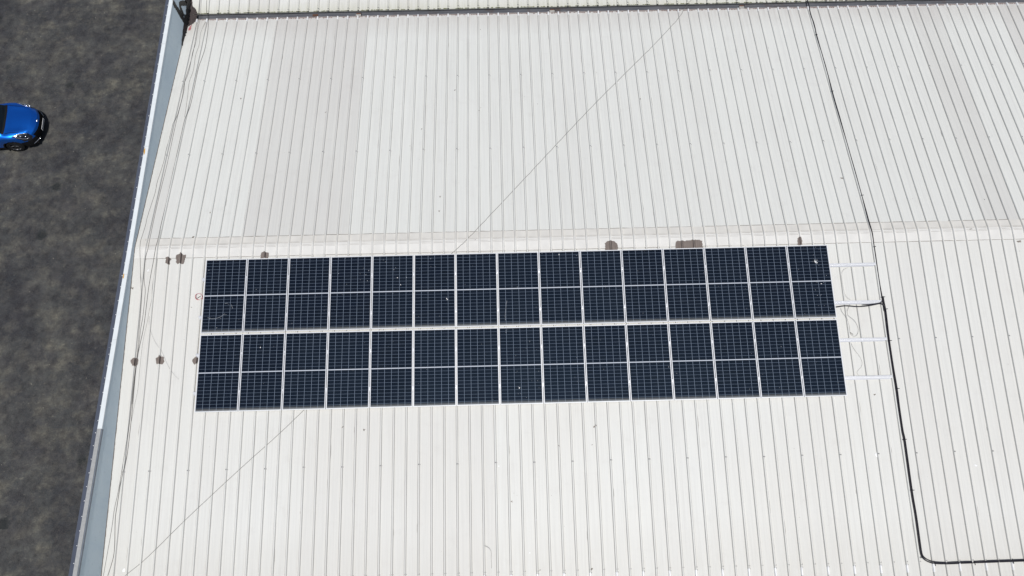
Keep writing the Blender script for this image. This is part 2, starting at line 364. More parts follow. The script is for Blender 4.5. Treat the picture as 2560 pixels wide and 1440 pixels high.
def gutter_mat():
    t = NT('dirty_galvanised_gutter'); co = t.coord()
    f = t.ramp(t.noise(t.mapping(co, (1.2, 9, 9)), 1.0, 5, 0.65), 0.35, 0.7)
    c = t.mix(f, (0.085, 0.09, 0.105, 1), (0.15, 0.155, 0.175, 1))
    d = t.ramp(t.noise(co, 1.6, 6, 0.7), 0.55, 0.72)
    c = t.mix(t.math('MULTIPLY', d, 0.6), c, (0.10, 0.06, 0.04, 1))
    return t.out(c, 0.6, 0.1)
M['gutter'] = gutter_mat()
def lip_mat():
    t = NT('stained_gutter_lip'); co = t.coord()
    f = t.ramp(t.noise(t.mapping(co, (2.2, 9, 9)), 1.0, 6, 0.7), 0.35, 0.7)
    return t.out(t.mix(f, (0.20, 0.17, 0.16, 1), (0.40, 0.37, 0.36, 1)), 0.7, 0.1)
M['lip'] = lip_mat()

def asphalt():
    t = NT('worn_asphalt'); co = t.coord()
    a = t.ramp(t.noise(co, 0.5, 4, 0.6), 0.32, 0.70)
    c = t.mix(a, (0.036, 0.041, 0.047, 1), (0.076, 0.079, 0.078, 1))
    b = t.ramp(t.noise(t.mapping(co, (1, 1.2, 1), (9, 3, 0)), 1.5, 5, 0.62), 0.47, 0.72)
    c = t.mix(t.math('MULTIPLY', b, 0.85), c, (0.132, 0.127, 0.108, 1))
    vio = t.ramp(t.noise(t.mapping(co, (1, 1, 1), (4, 8, 0)), 0.9, 4, 0.6), 0.45, 0.75)
    c = t.mix(t.math('MULTIPLY', vio, 0.45), c, (0.052, 0.050, 0.060, 1))
    dk = t.ramp(t.noise(t.mapping(co, (1, 1, 1), (14, 2, 0)), 3.2, 5, 0.65), 0.48, 0.68)
    c = t.mix(t.math('MULTIPLY', dk, 0.62), c, (0.024, 0.025, 0.029, 1))
    dk2 = t.ramp(t.noise(t.mapping(co, (1, 1, 1), (1, 22, 0)), 8.5, 4, 0.7), 0.52, 0.70)
    c = t.mix(t.math('MULTIPLY', dk2, 0.40), c, (0.022, 0.023, 0.024, 1))
    lt = t.ramp(t.noise(t.mapping(co, (1, 1, 1), (31, 2, 0)), 6.0, 5, 0.7), 0.58, 0.76)
    c = t.mix(t.math('MULTIPLY', lt, 0.6), c, (0.17, 0.165, 0.145, 1))
    # worn and oily areas: a strong swing of tone at two sizes
    k1_ = t.ramp(t.noise(t.mapping(co, (1.0, 0.8, 1), (51, 7, 0)), 0.85, 6, 0.68), 0.36, 0.64)
    c = t.mix(1.0, c, t.mix(k1_, (0.66, 0.69, 0.76, 1), (1.48, 1.45, 1.34, 1)), 'MULTIPLY')
    k2_ = t.ramp(t.noise(t.mapping(co, (1, 1, 1), (77, 17, 0)), 3.4, 5, 0.7), 0.36, 0.64)
    c = t.mix(1.0, c, t.mix(k2_, (0.76, 0.76, 0.78, 1), (1.32, 1.31, 1.27, 1)), 'MULTIPLY')
    # oil spots
    v = t.n("ShaderNodeTexVoronoi"); v.inputs["Scale"].default_value = 0.95; v.inputs["Randomness"].default_value = 1.0
    wob = t.n("ShaderNodeVectorMath", operation='ADD')
    nz = t.n("ShaderNodeTexNoise"); nz.inputs["Scale"].default_value = 4.5; nz.inputs["Detail"].default_value = 6
    t.l(co, nz.inputs["Vector"])
    sc = t.n("ShaderNodeVectorMath", operation='SCALE'); t.l(nz.outputs["Color"], sc.inputs[0]); sc.inputs["Scale"].default_value = 0.22
    t.l(co, wob.inputs[0]); t.l(sc.outputs[0], wob.inputs[1]); t.l(wob.outputs[0], v.inputs["Vector"])
    wh = t.n("ShaderNodeTexWhiteNoise"); t.l(v.outputs["Position"], wh.inputs[0])
    size = t.math('SUBTRACT', t.math('MULTIPLY', wh.outputs["Value"], 0.50), 0.22)
    spot = t.ramp(t.math('SUBTRACT', size, v.outputs["Distance"]), 0.0, 0.10)
    c = t.mix(t.math('MULTIPLY', spot, 0.85), c, (0.009, 0.016, 0.018, 1))
    # grit
    g1 = t.noise(co, 26, 4, 0.75); g2 = t.noise(co, 75, 3, 0.8)
    c = t.mix(t.math('MULTIPLY', t.ramp(g1, 0.40, 0.75), 0.55), c, (0.026, 0.026, 0.028, 1))
    c = t.mix(t.math('MULTIPLY', t.ramp(g2, 0.52, 0.70), 0.75), c, (0.150, 0.120, 0.105, 1))
    c = t.mix(t.math('MULTIPLY', t.ramp(g2, 0.46, 0.30), 0.6), c, (0.014, 0.014, 0.015, 1))
    # pale chips
    v2 = t.n("ShaderNodeTexVoronoi"); v2.inputs["Scale"].default_value = 3.2; t.l(co, v2.inputs["Vector"])
    w2 = t.n("ShaderNodeTexWhiteNoise"); t.l(v2.outputs["Position"], w2.inputs[0])
    chip = t.math('MULTIPLY', t.math('LESS_THAN', v2.outputs["Distance"], 0.07), t.math('GREATER_THAN', w2.outputs["Value"], 0.72))
    c = t.mix(t.math('MULTIPLY', chip, 0.8), c, (0.20, 0.19, 0.165, 1))
    t.bump(g2, 0.5, 0.01)
    return t.out(c, 0.9, 0, 0.25)
M['asphalt'] = asphalt()

def cell_mat():
    """132 half cells behind glass; UV runs 0..1 over the glazed face"""
    t = NT('solar_cells_under_glass')
    uv = t.coord("UV"); U = t.xyz(uv)
    gw, gl = 1.098, 2.058
    oi = t.n("ShaderNodeObjectInfo")
    # across: six columns
    du = t.math('MULTIPLY', t.math('SUBTRACT', 0.5, t.math('ABSOLUTE', t.math('SUBTRACT', t.math('FRACT', t.math('MULTIPLY', U[0], 6.0)), 0.5))), gw / 6)
    lu = t.math('LESS_THAN', du, 0.0042)
    # along: two blocks of eleven rows around a wider middle bar
    vm = t.math('MULTIPLY', U[1], gl)
    half = t.math('ABSOLUTE', t.math('SUBTRACT', vm, gl / 2))
    mid = t.math('LESS_THAN', half, 0.0125)
    hv = t.math('MULTIPLY', t.math('SUBTRACT', half, 0.0125), 11.0 / (gl / 2 - 0.0125))
    dv = t.math('MULTIPLY', t.math('SUBTRACT', 0.5, t.math('ABSOLUTE', t.math('SUBTRACT', t.math('FRACT', hv), 0.5))), (gl / 2 - 0.0125) / 11)
    lv = t.math('LESS_THAN', dv, 0.0033)
    # cells: dark blue-black, each a touch different
    cx = t.math('FLOOR', t.math('MULTIPLY', U[0], 6.0)); cy = t.math('FLOOR', t.math('MULTIPLY', U[1], 22.0))
    cv = t.n("ShaderNodeCombineXYZ"); t.l(cx, cv.inputs[0]); t.l(cy, cv.inputs[1]); t.l(oi.outputs["Random"], cv.inputs[2])
    w = t.n("ShaderNodeTexWhiteNoise"); t.l(cv.outputs[0], w.inputs[0])
    cell = t.mix(w.outputs["Value"], (0.0014, 0.0024, 0.0072, 1), (0.0028, 0.0046, 0.0125, 1))
    cell = t.mix(t.math('MULTIPLY', oi.outputs["Random"], 0.8), cell, (0.0035, 0.0062, 0.0135, 1))
    # faint busbars
    bb = t.math('SUBTRACT', 0.5, t.math('ABSOLUTE', t.math('SUBTRACT', t.math('FRACT', t.math('MULTIPLY', U[0], 60.0)), 0.5)))
    cell = t.mix(t.math('MULTIPLY', t.math('LESS_THAN', bb, 0.04), 0.04), cell, (0.12, 0.13, 0.15, 1))
    c = t.mix(lv, cell, (0.125, 0.16, 0.215, 1))
    c = t.mix(lu, c, (0.185, 0.225, 0.285, 1))
    c = t.mix(mid, c, (0.50, 0.53, 0.58, 1))
    eu = t.math('MULTIPLY', t.math('SUBTRACT', 0.5, t.math('ABSOLUTE', t.math('SUBTRACT', U[0], 0.5))), gw)
    ev = t.math('SUBTRACT', gl / 2, half)
    edge = t.math('LESS_THAN', t.math('MINIMUM', eu, ev), 0.006)
    c = t.mix(edge, c, (0.45, 0.47, 0.50, 1))
    # dust film, and silt gathered along the lower frame
    co = t.coord()
    loc = t.n("ShaderNodeVectorMath", operation='ADD'); t.l(co, loc.inputs[0])
    ofs = t.n("ShaderNodeVectorMath", operation='SCALE'); t.l(oi.outputs["Location"], ofs.inputs[0]); ofs.inputs["Scale"].default_value = 1.7
    t.l(ofs.outputs[0], loc.inputs[1])
    dn = t.noise(loc.outputs[0], 1.7, 6, 0.7)
    film = t.math('ADD', 0.002, t.math('MULTIPLY', t.ramp(dn, 0.4, 0.85), 0.010))
    low = t.math('POWER', t.ramp(vm, 0.10, 0.0), 1.8)
    low = t.math('MULTIPLY', low, t.math('ADD', 0.45, t.math('MULTIPLY', t.noise(t.mapping(loc.outputs[0], (3, 8, 1)), 1.0, 4, 0.6), 0.5)))
    dots = t.n("ShaderNodeTexVoronoi"); dots.inputs["Scale"].default_value = 9.0; t.l(loc.outputs[0], dots.inputs["Vector"])
    w3 = t.n("ShaderNodeTexWhiteNoise"); t.l(dots.outputs["Position"], w3.inputs[0])
    dd = t.math('MULTIPLY', t.math('LESS_THAN', dots.outputs["Distance"], t.math('MULTIPLY', w3.outputs["Value"], 0.09)), t.math('GREATER_THAN', w3.outputs["Value"], 0.86))
    c = t.mix(film, c, (0.45, 0.47, 0.48, 1))
    c = t.mix(t.math('MULTIPLY', low, 0.9), c, (0.42, 0.43, 0.42, 1))
    c = t.mix(t.math('MULTIPLY', dd, 0.22), c, (0.5, 0.5, 0.5, 1))
    t.b.inputs['Specular Tint'].default_value = (0.42, 0.70, 1.0, 1)
    return t.out(c, t.math('ADD', 0.345, t.math('MULTIPLY', dn, 0.05)), 0.0, 0.17, coat=0.02, coatr=0.12)
M['cell'] = cell_mat()
M['dropping'] = plain('dried_bird_dropping', (0.78, 0.78, 0.77), 0.8, var=0.15, scale=60)
M['dropping_thin'] = plain('washed_out_dropping', (0.34, 0.36, 0.38), 0.8, var=0.4, scale=90)

# ------------------------------------------------------------------ ground
g = 220.0
gv = [(-g, -g, GZ), (g, -g, GZ), (g, g, GZ), (-g, g, GZ)]
tag(mesh('ground', gv, [(0, 1, 2, 3)], M['asphalt']), kind='structure', label='worn dark asphalt yard beside the hall')

# ------------------------------------------------------------------ the hall
hall = empty('industrial_hall', (0, 0, GZ))
tag(hall, 'long hall with white ribbed metal roof, valley gutter and blue grey parapet', 'building')
def hp(o):
    """parent to the hall without moving"""
    o.parent = hall; o.location = (0, 0, -GZ); return o

# the section across the ribs, from the parapet to the right
xs = [XW + 0.002]
k0 = math.ceil((XW + 0.03) / PITCH); k1 = int(X1 / PITCH)
for k in range(k0, k1 + 1):
    c = k * PITCH
    for d in (-0.029, -0.013, 0.013, 0.029):
        if c + d > xs[-1] + 0.004: xs.append(c + d)
xs.append(X1)

rnd = random.Random(5)
def tints(kind):
    d = {}
    for k in range(-1, k1 + 4):
        sh = (k - 2) // 3
        r = random.Random(sh * 7 + {'far': 1, 'near': 77, 'north': 311}[kind])
        v = 0.03 + 0.22 * r.random()
        if kind == 'far':
            if 8 <= k < 17: v = 0.58 + 0.16 * r.random()
            if 71 <= k < 74: v = 0.66
            if k >= 80: v = 0.62
            if k < 1: v = 0.5
        if kind == 'near':
            if 14 <= k < 29: v = 0.30 + 0.14 * r.random()
            if 2 <= k < 14: v = 0.12 + 0.1 * r.random()
            if 29 <= k < 41: v = 0.04
            if 62 <= k < 65: v = 0.36
            if 65 <= k < 68: v = 0.22
            if k < 1: v = 0.45
        if kind == 'north':
            v = 0.08 + 0.14 * r.random()
            if 5 <= k < 8: v = 0.5
            if 20 <= k < 23: v = 0.42
        d[k] = v
    return d

def slope(name, fn, s_list, kind, mat):
    tn = tints(kind)
    v = []; f = []; tt = []
    n = len(xs)
    rr = random.Random(9)
    for s in s_list:
        for x in xs:
            h = prof(x) if x not in (xs[0], xs[-1]) else 0.0
            # sheets are never dead flat
            wob = 0.0035 * noise.noise(Vector((x * 1.6, s * 0.5, 3.0)))
            v.append(fn(x, s, h + wob))
    m = len(s_list)
    for i in range(m - 1):
        for j in range(n - 1):
            q = (i*n + j, i*n + j + 1, (i+1)*n + j + 1, (i+1)*n + j)
            f.append(q); tt.append(tn.get(int(math.floor((xs[j] + xs[j+1]) / 2 / PITCH + 0.12)), 0.1))
    # the underside and the cut ends, so the sheet has a body
    b = len(v)
    for s in (s_list[0], s_list[-1]):
        for x in xs: v.append(fn(x, s, -0.05))
    for j in range(n - 1):
        f.append((b + j, b + n + j, b + n + j + 1, b + j + 1)); tt.append(0.8)
        f.append((j, b + j, b + j + 1, j + 1)); tt.append(0.5)
        e = (m - 1) * n
        f.append((e + j, e + j + 1, b + n + j + 1, b + n + j)); tt.append(0.5)
    me = bpy.data.meshes.new(name); me.from_pydata([tuple(p) for p in v], [], f)
    bm = bmesh.new(); bm.from_mesh(me); bmesh.ops.recalc_face_normals(bm, faces=bm.faces); bm.to_mesh(me); bm.free()
    at = me.attributes.new("tint", 'FLOAT', 'FACE')
    for i, val in enumerate(tt): at.data[i].value = val
    return hp(link(name, me, mat))

sl = [0.20 + i * (EAVE - 0.20) / 22 for i in range(23)]
slope('roof_slope', near, [0.20 + i * (EN - 0.20) / 22 for i in range(23)], 'near', M['roof_near'])
slope('roof_slope', far, sl, 'far', M['roof_far'])
slope('roof_slope', north, [i * 9.0 / 18 for i in range(19)], 'north', M['roof_north'])
# next bay to the south, beyond its own valley
SD = EN - EAVE
def south(x, s, h=0.0): return Vector((x, -VY - SD*CT - s*CT + h*ST, VZ - SD*ST - 0.004 + s*ST + h*CT))
slope('roof_slope', south, [i * 9.0 / 18 for i in range(19)], 'north', M['roof_north'])

# ridge flashing: folded over the ribs on both sides with a flattened crown
def ridge():
    prf = [(-0.325, 0.0), (-0.20, 0.0), (-0.034, 0.0), (0.034, 0.0), (0.20, 0.0), (0.287, 0.0)]
    ths = []
    v = []; f = []; mi = []
    n = len(xs)
    def P(x, t, h):
        if abs(t) <= 0.036:       # crown
            z = -0.034 * ST
            return Vector((x, t, z + h - 0.0005 + 0.002))
        return surf(x, t, h)
    rr = random.Random(3)
    for i, (t, _) in enumerate(prf):
        for j, x in enumerate(xs):
            h = (prof(x) if 0 < j < n - 1 else 0.0) + 0.006
            tt = t + (0.006 * noise.noise(Vector((x * 2.1, t * 5, 0))) if i in (0, len(prf) - 1) else 0)
            v.append(P(x, tt, h))
    for i in range(len(prf) - 1):
        for j in range(n - 1):
            f.append((i*n + j, i*n + j + 1, (i+1)*n + j + 1, (i+1)*n + j)); mi.append(0 if i < 3 else 1)
    # folded-down edges
    b = len(v)
    for i, t in ((0, prf[0][0]), (len(prf)-1, prf[-1][0])):
        for j, x in enumerate(xs):
            p = Vector(v[i*n + j]); v.append(p - Vector((0, 0, 0.012)))
    for e, i in ((0, 0), (1, len(prf) - 1)):
        for j in range(n - 1):
            q = (i*n + j, i*n + j + 1, b + e*n + j + 1, b + e*n + j)
            f.append(q if e else q[::-1]); mi.append(2)
    return hp(mesh('ridge_flashing', v, f, [M['cap_near'], M['cap_far'], M['dirt']], midx=mi))
ridge()

# fold lines, grime along the flashing edges, screws
gl = MB()
rr = random.Random(21)
def strip(t, w, x0, x1, h=0.0085, m=0):
    """a thin dirty line across the pans between ribs"""
    k = math.ceil(x0 / PITCH)
    while k * PITCH < x1:
        a = k*PITCH + 0.034 + rr.random() * 0.012; b = (k+1)*PITCH - 0.034 - rr.random() * 0.012
        if rr.random() < 0.93 and a > XW + 0.02:
            w1 = w * (0.5 + rr.random()); w2 = w * (0.4 + rr.random()); dt = (rr.random() - 0.5) * 0.006
            gl.add([surf(a, t + dt, h), surf(b, t - dt, h), surf(b, t - dt + w2, h), surf(a, t + dt + w1, h)], [(0, 1, 2, 3)], m)
        k += 1
strip(-0.336, 0.013, -0.4, X1, 0.003)
strip(0.290, 0.014, -0.4, X1, 0.003)
strip(-0.054, 0.008, -0.4, X1, 0.0095, 1)
strip(-0.018, 0.006, -0.4, X1, 0.012, 1)
strip(0.040, 0.009, -0.4, X1, 0.0095, 1)
strip(0.073, 0.006, -0.4, X1, 0.0095, 1)
for k in range(k0, k1):       # dark dabs where the flashing meets each rib
    for t in (-0.333, 0.296):
        if rr.random() < 0.85:
            for sd in (-1, 1):
                if rr.random() < 0.6:
                    cx = k * PITCH + sd * (0.036 + rr.random() * 0.01)
                    r = 0.006 + rr.random() * 0.009
                    gl.add([surf(cx + r*math.cos(a)*1.1, t + r*math.sin(a)*0.9, 0.0042) for a in [i*math.pi/3 for i in range(6)]], [tuple(range(6))], 0)
M['faint'] = plain('faint_fold_line', (0.38, 0.365, 0.34), 0.8, spec=0.1, var=0.2, scale=7)
# irregular specks of leaf and moss, and a few white chips
def blob(x, t, r, h, m, mb, seed, stretch=1.5):
    q = random.Random(seed); n = 9; ang = q.random() * 3.14
    pts = []
    for i in range(n):
        a = 2*math.pi*i/n; rad = r * (0.45 + 0.75 * q.random())
        u = rad*math.cos(a)*stretch; w = rad*math.sin(a)/stretch
        pts.append(surf(x + u*math.cos(ang) - w*math.sin(ang), t + u*math.sin(ang) + w*math.cos(ang), h + prof(x)))
    c = surf(x, t, h + prof(x) + 0.002)
    mb.add([c] + pts, [(0, i + 1, (i + 1) % n + 1) for i in range(n)], m)
for i, (x, t, r) in enumerate(SPECKS):
    blob(x, t, r, 0.0045, 0, gl, i)
    if r > 0.02: blob(x + r*0.8, t + r*0.5, r*0.5, 0.005, 0, gl, i + 500)
for i, (x, t, r) in enumerate(WHITES): blob(x, t, r, 0.0045, 2, gl, i + 90, 1.2)
for i in range(150):          # more, very small
    x = rr.uniform(0, 27); t = rr.uniform(-8.9, 8.9)
    if -4.7 < t < -0.35 and 1.6 < x < 19.2: continue
    blob(x, t, rr.uniform(0.004, 0.010), 0.0045, 1, gl, i + 900)
# broken dark stains lying against some ribs
for i in range(120):
    k = rr.randrange(0, k1); t = rr.uniform(-8.8, 8.8); sd = rr.choice((-1, 1))
    if -4.7 < t < -0.35 and 1.6 < k*PITCH < 19.2: continue
    L = rr.uniform(0.05, 0.45); w = rr.uniform(0.004, 0.010); x = k*PITCH + sd*0.033
    gl.add([surf(x, t, 0.0042), surf(x + sd*w, t + L*0.3, 0.0042), surf(x + sd*w*0.7, t + L*0.8, 0.0042), surf(x, t + L, 0.0042)], [(0,1,2,3)], 1)
hp(gl.build('roof_grime', [M['dirt'], M['faint'], M['white_screw']]))
bpy.data.objects['roof_grime']['kind'] = 'stuff'

# screws with their washers, one on every third rib over each purlin
sc = MB()
def screw(x, t, m=0, r=0.017):
    c0 = surf(x, t, RH); c1 = surf(x, t, RH + 0.010)
    n = 7
    a = [surf(x + r*math.cos(2*math.pi*i/n), t + r*math.sin(2*math.pi*i/n), RH + 0.003) for i in range(n)]
    b = [surf(x + r*0.55*math.cos(2*math.pi*i/n), t + r*0.55*math.sin(2*math.pi*i/n), RH + 0.012) for i in range(n)]
    sc.add(a + b, [(i, (i+1) % n, n + (i+1) % n, n + i) for i in range(n)] + [tuple(range(n, 2*n))], m)
    sc.add([surf(x + dx, t + dt, 0.0045) for dx, dt in ((0.032, -0.02), (0.045, -0.008), (0.042, 0.02), (0.034, 0.012))], [(0, 1, 2, 3)], 0)
for k in range(2, k1, 3):
    for t in (3.263, 6.22, -6.154, -3.1):
        if t == -3.1 and 1.6 < k*PITCH < 19.2: continue
        screw(k*PITCH + rr.uniform(-.003, .003), t + rr.uniform(-.01, .01))
for k in range(1, k1):
    screw(k*PITCH, 9.33 + rr.uniform(-.01, .01))
    if k % 2 == 0: screw(k*PITCH, -8.93, 1, 0.016)
    screw(k*PITCH, -8.86, 0, 0.008)
for t in (3.263, 6.22, -6.154): screw(0.0, t)
hp(sc.build('roof_screws', [M['screw'], M['white_screw']]))
# bright white rib ends along both eaves
re_ = MB()
for k in range(0, k1):
    for a, b, ss in ((8.86, 9.012, 1),) + (((-8.93, -9.12, 1),) if k % 2 == 0 else ()):
        q = []
        for t in (a, b):
            for d, h in ((-0.030, 0.0), (-0.0145, RH), (0.0145, RH), (0.030, 0.0)):
                tt = t
                base = far(k*PITCH + d*(1.0), abs(t), h + 0.0035) if t > 0 else near(k*PITCH + d, abs(t), h + 0.0035)
                q.append(base)
        re_.add(q, [(0, 1, 5, 4), (1, 2, 6, 5), (2, 3, 7, 6), (4, 5, 6, 7)], 0)
hp(re_.build('rib_end_caps', [M['white_screw']]))
bpy.data.objects['roof_screws']['kind'] = 'stuff'
bpy.data.objects['rib_end_caps']['kind'] = 'stuff'

# valley gutters
def gutter(sign, name='valley_gutter'):
    ga = MB(); oy, oz = (0, 0) if sign > 0 else (-SD*CT, -SD*ST)
    y0 = EAVE*CT; z = VZ
    A = y0 - 0.10; B = VY + 0.10
    prf = [(A, z - 0.065), (y0 + 0.030, z - 0.058), (y0 + 0.075, z - 0.050), (y0 + 0.085, z - 0.055), (y0 + 0.095, z - 0.115), (B - 0.03, z - 0.125), (B, z - 0.09)]
    nseg = 30
    for i in range(len(prf) - 1):
        m = 1 if i < 2 else (2 if i == 2 else 0)
        for j in range(nseg):
            xa = XW + 0.003 + (X1 - XW) * j / nseg; xb = XW + 0.003 + (X1 - XW) * (j + 1) / nseg
            (ya, za), (yb, zb) = prf[i], prf[i + 1]
            q = [(xa, sign*ya + oy, za + oz), (xb, sign*ya + oy, za + oz), (xb, sign*yb + oy, zb + oz), (xa, sign*yb + oy, zb + oz)]
            ga.add(q if sign > 0 else q[::-1], [(0, 1, 2, 3)], m)
    # underside
    q = [(XW, sign*A + oy, z - 0.16), (X1, sign*A + oy, z - 0.16), (X1, sign*B + oy, z - 0.16), (XW, sign*B + oy, z - 0.16)]
    ga.add(q, [(0, 3, 2, 1)], 0)
    o = hp(ga.build(name, [M['gutter'], M['lip'], M['faint']]))
    return o
gut = gutter(1); gutter(-1)
def gchild(o): o.parent = gut; return o
for gx in (5.34, 11.80, 18.15):
    b = MB()
    b.box(gx - 0.085, gx + 0.085, EAVE*CT + 0.005, EAVE*CT + 0.125, VZ - 0.052, VZ - 0.030, 0)
    b.box(gx - 0.085, gx + 0.085, EAVE*CT + 0.125, EAVE*CT + 0.135, VZ - 0.11, VZ - 0.030, 0)
    b.box(gx - 0.07, gx + 0.075, EAVE*CT + 0.14, EAVE*CT + 0.19, VZ - 0.115, VZ - 0.035, 1)
    b.box(gx + 0.088, gx + 0.100, EAVE*CT + 0.06, EAVE*CT + 0.18, VZ - 0.06, VZ - 0.02, 2)
    o = gchild(b.build('gutter_bracket', [M['faint'], M['rust'], M['tar']]))
b = MB(); b.box(3.80, 3.98, EAVE*CT + 0.12, EAVE*CT + 0.21, VZ - 0.12, VZ - 0.075, 0); gchild(b.build('rust_patch', [M['rust']]))
# scalloped silt where each pan meets the gutter and moss under the northern eave
si = MB()
for k in range(0, k1):
    for j in range(4):
        cx = k*PITCH + 0.055 + j*0.072 + rr.uniform(-.008, .008); w = 0.03 + rr.random()*0.012; L = 0.025 + rr.random()*0.03
        a = [far(cx + w*math.cos(u), EAVE + 0.002 - L*math.sin(u), 0.006) for u in [i*math.pi/6 for i in range(7)]]
        if rr.random() < 0.8: si.add(a, [tuple(range(7))], 0)
        cx = k*PITCH + 0.055 + j*0.072 + rr.uniform(-.01, .01); L = 0.015 + rr.random()*0.02
        a = [north(cx + w*math.cos(u), -0.002 + L*math.sin(u), 0.006) for u in [i*math.pi/6 for i in range(7)]]
        if rr.random() < 0.6: si.add(a, [tuple(range(7))], 1)
    # black shadowless clot of moss at the rib foot
    cx = k*PITCH; r = 0.026 + rr.random()*0.012
    si.add([north(cx + r*math.cos(a), 0.002 + r*0.6*math.sin(a), RH*0.6) for a in [i*math.pi/4 for i in range(8)]] + [north(cx, -0.01, RH + 0.012)], [(i, (i+1) % 8, 8) for i in range(8)], 2)
M['silt'] = plain('reddish_silt', (0.27, 0.20, 0.185), 0.9, var=0.3, scale=12)
M['moss'] = plain('green_moss', (0.16, 0.17, 0.075), 0.95, var=0.4, scale=20)
M['moss_dark'] = plain('dark_moss', (0.035, 0.035, 0.022), 0.95, var=0.4, scale=20)
o = hp(si.build('eave_moss', [M['silt'], M['moss'], M['moss_dark']])); o['kind'] = 'stuff'

# parapet: wall with a folded capping, straight and level along the whole side
pw = empty('parapet'); pw.parent = hall; pw.location = (0, 0, -GZ)
YA, YB = -16.0, 24.0
wall = MB()
wall.box(XO + 0.03, XW, YA, YB, GZ, HP - 0.045, 0)
wall.box(XW - 0.102, XW, YA, YB, HP - 0.045, HP - 0.012, 0)
w_o = wall.build('wall', [M['wall']], pw)
YS = -5.19
cw = MB(); cw.box(XW - 0.104, XW + 0.012, YS, YB, HP - 0.010, HP + 0.004)
cw.box(XW + 0.004, XW + 0.012, YS, YB, HP - 0.030, HP - 0.010)
o = cw.build('capping_strip', [M['cap_white']], pw); o['label'] = 'white capping strip'
cg = MB(); cg.box(XW - 0.104, XW - 0.004, YA, YS - 0.003, HP - 0.006, HP + 0.010)
o = cg.build('capping_strip', [M['cap_grey']], pw); o['label'] = 'unpainted grey capping strip'
cd = MB(); cd.box(XW - 0.006, XW + 0.020, YA, YS - 0.003, HP - 0.075, HP - 0.008)  # dark strip standing in for the shadow under the capping's overhang
cd.build('edge_trim', [M['cap_slate2']], pw)
# outer flashing, tilted outwards
of = MB(); nseg = 40
for j in range(nseg):
    ya = YA + (YB-YA)*j/nseg; yb = YA + (YB-YA)*(j+1)/nseg - 0.003
    z0 = HP - 0.003; z1 = HP - 0.030
    v = [(XW-0.104, ya, z0), (XW-0.104, yb, z0), (XO, yb, z1), (XO, ya, z1), (XO, yb, z1-0.16), (XO, ya, z1-0.16), (XO+0.028, yb, z1-0.16), (XO+0.028, ya, z1-0.16)]
    of.add(v, [(0, 1, 2, 3), (3, 2, 4, 5), (5, 4, 6, 7)], 0)
of.build('outer_flashing', [M['cap_slate']], pw)
ps = MB(); y = YA
while y < YB:
    y += 0.36 + rr.uniform(-.05, .05)
    x = XW - 0.122 + rr.uniform(-.012, .006); zc = HP - 0.005
    ps.lathe([(-0.004, 0.012), (0.006, 0.011), (0.010, 0.004)], 8, 'z', (x, y, zc))
    ps.add([(x + 0.004*math.cos(a), y + 0.004*math.sin(a), zc + 0.0101) for a in (0, 1.57, 3.14, 4.71)], [(0, 1, 2, 3)])
o = ps.build('capping_screws', [M['white_screw']], pw); o['kind'] = 'stuff'
# joints and ochre marks
for yy in (6.9, 3.2, -0.9, -2.8, -6.6, -7.9):
    jm = MB(); jm.box(XW - 0.106, XW + 0.0125, yy, yy + 0.006, HP + 0.001, HP + 0.0125 if yy < YS else HP + 0.006)
    jm.build('capping_joint', [M['cap_grey']], pw)
def ydab(y, L, x, w, z):
    q = random.Random(int(y*10)); n = 10; om = MB()
    om.add([(x + w*math.cos(2*math.pi*i/n)*(0.6+0.6*q.random()), y + L*math.sin(2*math.pi*i/n)*(0.8+0.3*q.random()), z) for i in range(n)], [tuple(range(n))])
    om.build('paint_mark', [M['orange']], pw)
ydab(3.03, 0.12, XW - 0.082, 0.020, HP + 0.0065)
ydab(-0.95, 0.09, XW - 0.085, 0.018, HP + 0.0065)
# bitumen at the foot of the wall and brushed diagonally up it
tb = MB()
def wquad(pts, w, x=XW + 0.006, seed=1):
    """ragged brushed stroke on the wall plane, pts are (y, z)"""
    P = catmull([(a, b, 0) for a, b in pts], 0.025); q = random.Random(seed); L = []; R = []
    for i, p in enumerate(P):
        a = P[max(i-1, 0)]; b = P[min(i+1, len(P)-1)]; t = (b - a).normalized(); n = Vector((-t.y, t.x, 0))
        L.append(p + n * w * (0.42 + 0.22*q.random())); R.append(p - n * w * (0.42 + 0.22*q.random()))
    N = len(P)
    v = [(x, p.x, p.y) for p in L] + [(x, p.x, p.y) for p in R]
    tb.add(v, [(i, i+1, N+i+1, N+i) for i in range(N-1)], 0)
    tb.add([(x - 0.005, p[1], p[2]) for p in v], [(i, N+i, N+i+1, i+1) for i in range(N-1)], 0)
wquad(WALL1, 0.17, seed=2)
tb.build('bitumen_stroke', [M['tar']], pw); tb = MB()
wquad([WALL2[0], WALL2[1], [8.93, -0.35], [8.80, -0.75]], 0.15, seed=4)
tb.build('bitumen_stroke', [M['tar']], pw); tb = MB()
# band along the wall foot
def zroof(y):
    if abs(y) <= EAVE*CT: return -abs(y) * math.tan(TH)
    return VZ - 0.05 + max(0, (abs(y) - VY)) * math.tan(TH) + (0.03 if abs(y) > VY else 0)
N = 70; v = []
q = random.Random(8)
for i in range(N + 1):
    y = 7.75 + (11.5 - 7.75) * i / N
    up = (0.30 if y > 8.75 else 0.22) if y > 8.4 else 0.06 + 0.16 * max(0, (y - 7.75) / 0.65)
    z = zroof(y); up *= 0.85 + 0.3*q.random()
    v += [(XW + 0.007, y, z - 0.02), (XW + 0.007, y, z + up), (XW + 0.02 + 0.05*q.random() * (1 if y > 8.1 else 0.3), y, z + 0.012 + (0.0 if abs(y) > 8.93 and y < 9.2 else 0.004))]
f = []
for i in range(N):
    a = 3*i; b = 3*(i+1)
    f += [(a+1, b+1, b+2, a+2), (a, b, b+1, a+1)]
tb.add(v, f, 0)
tb.build('bitumen_foot', [M['tar']], pw)
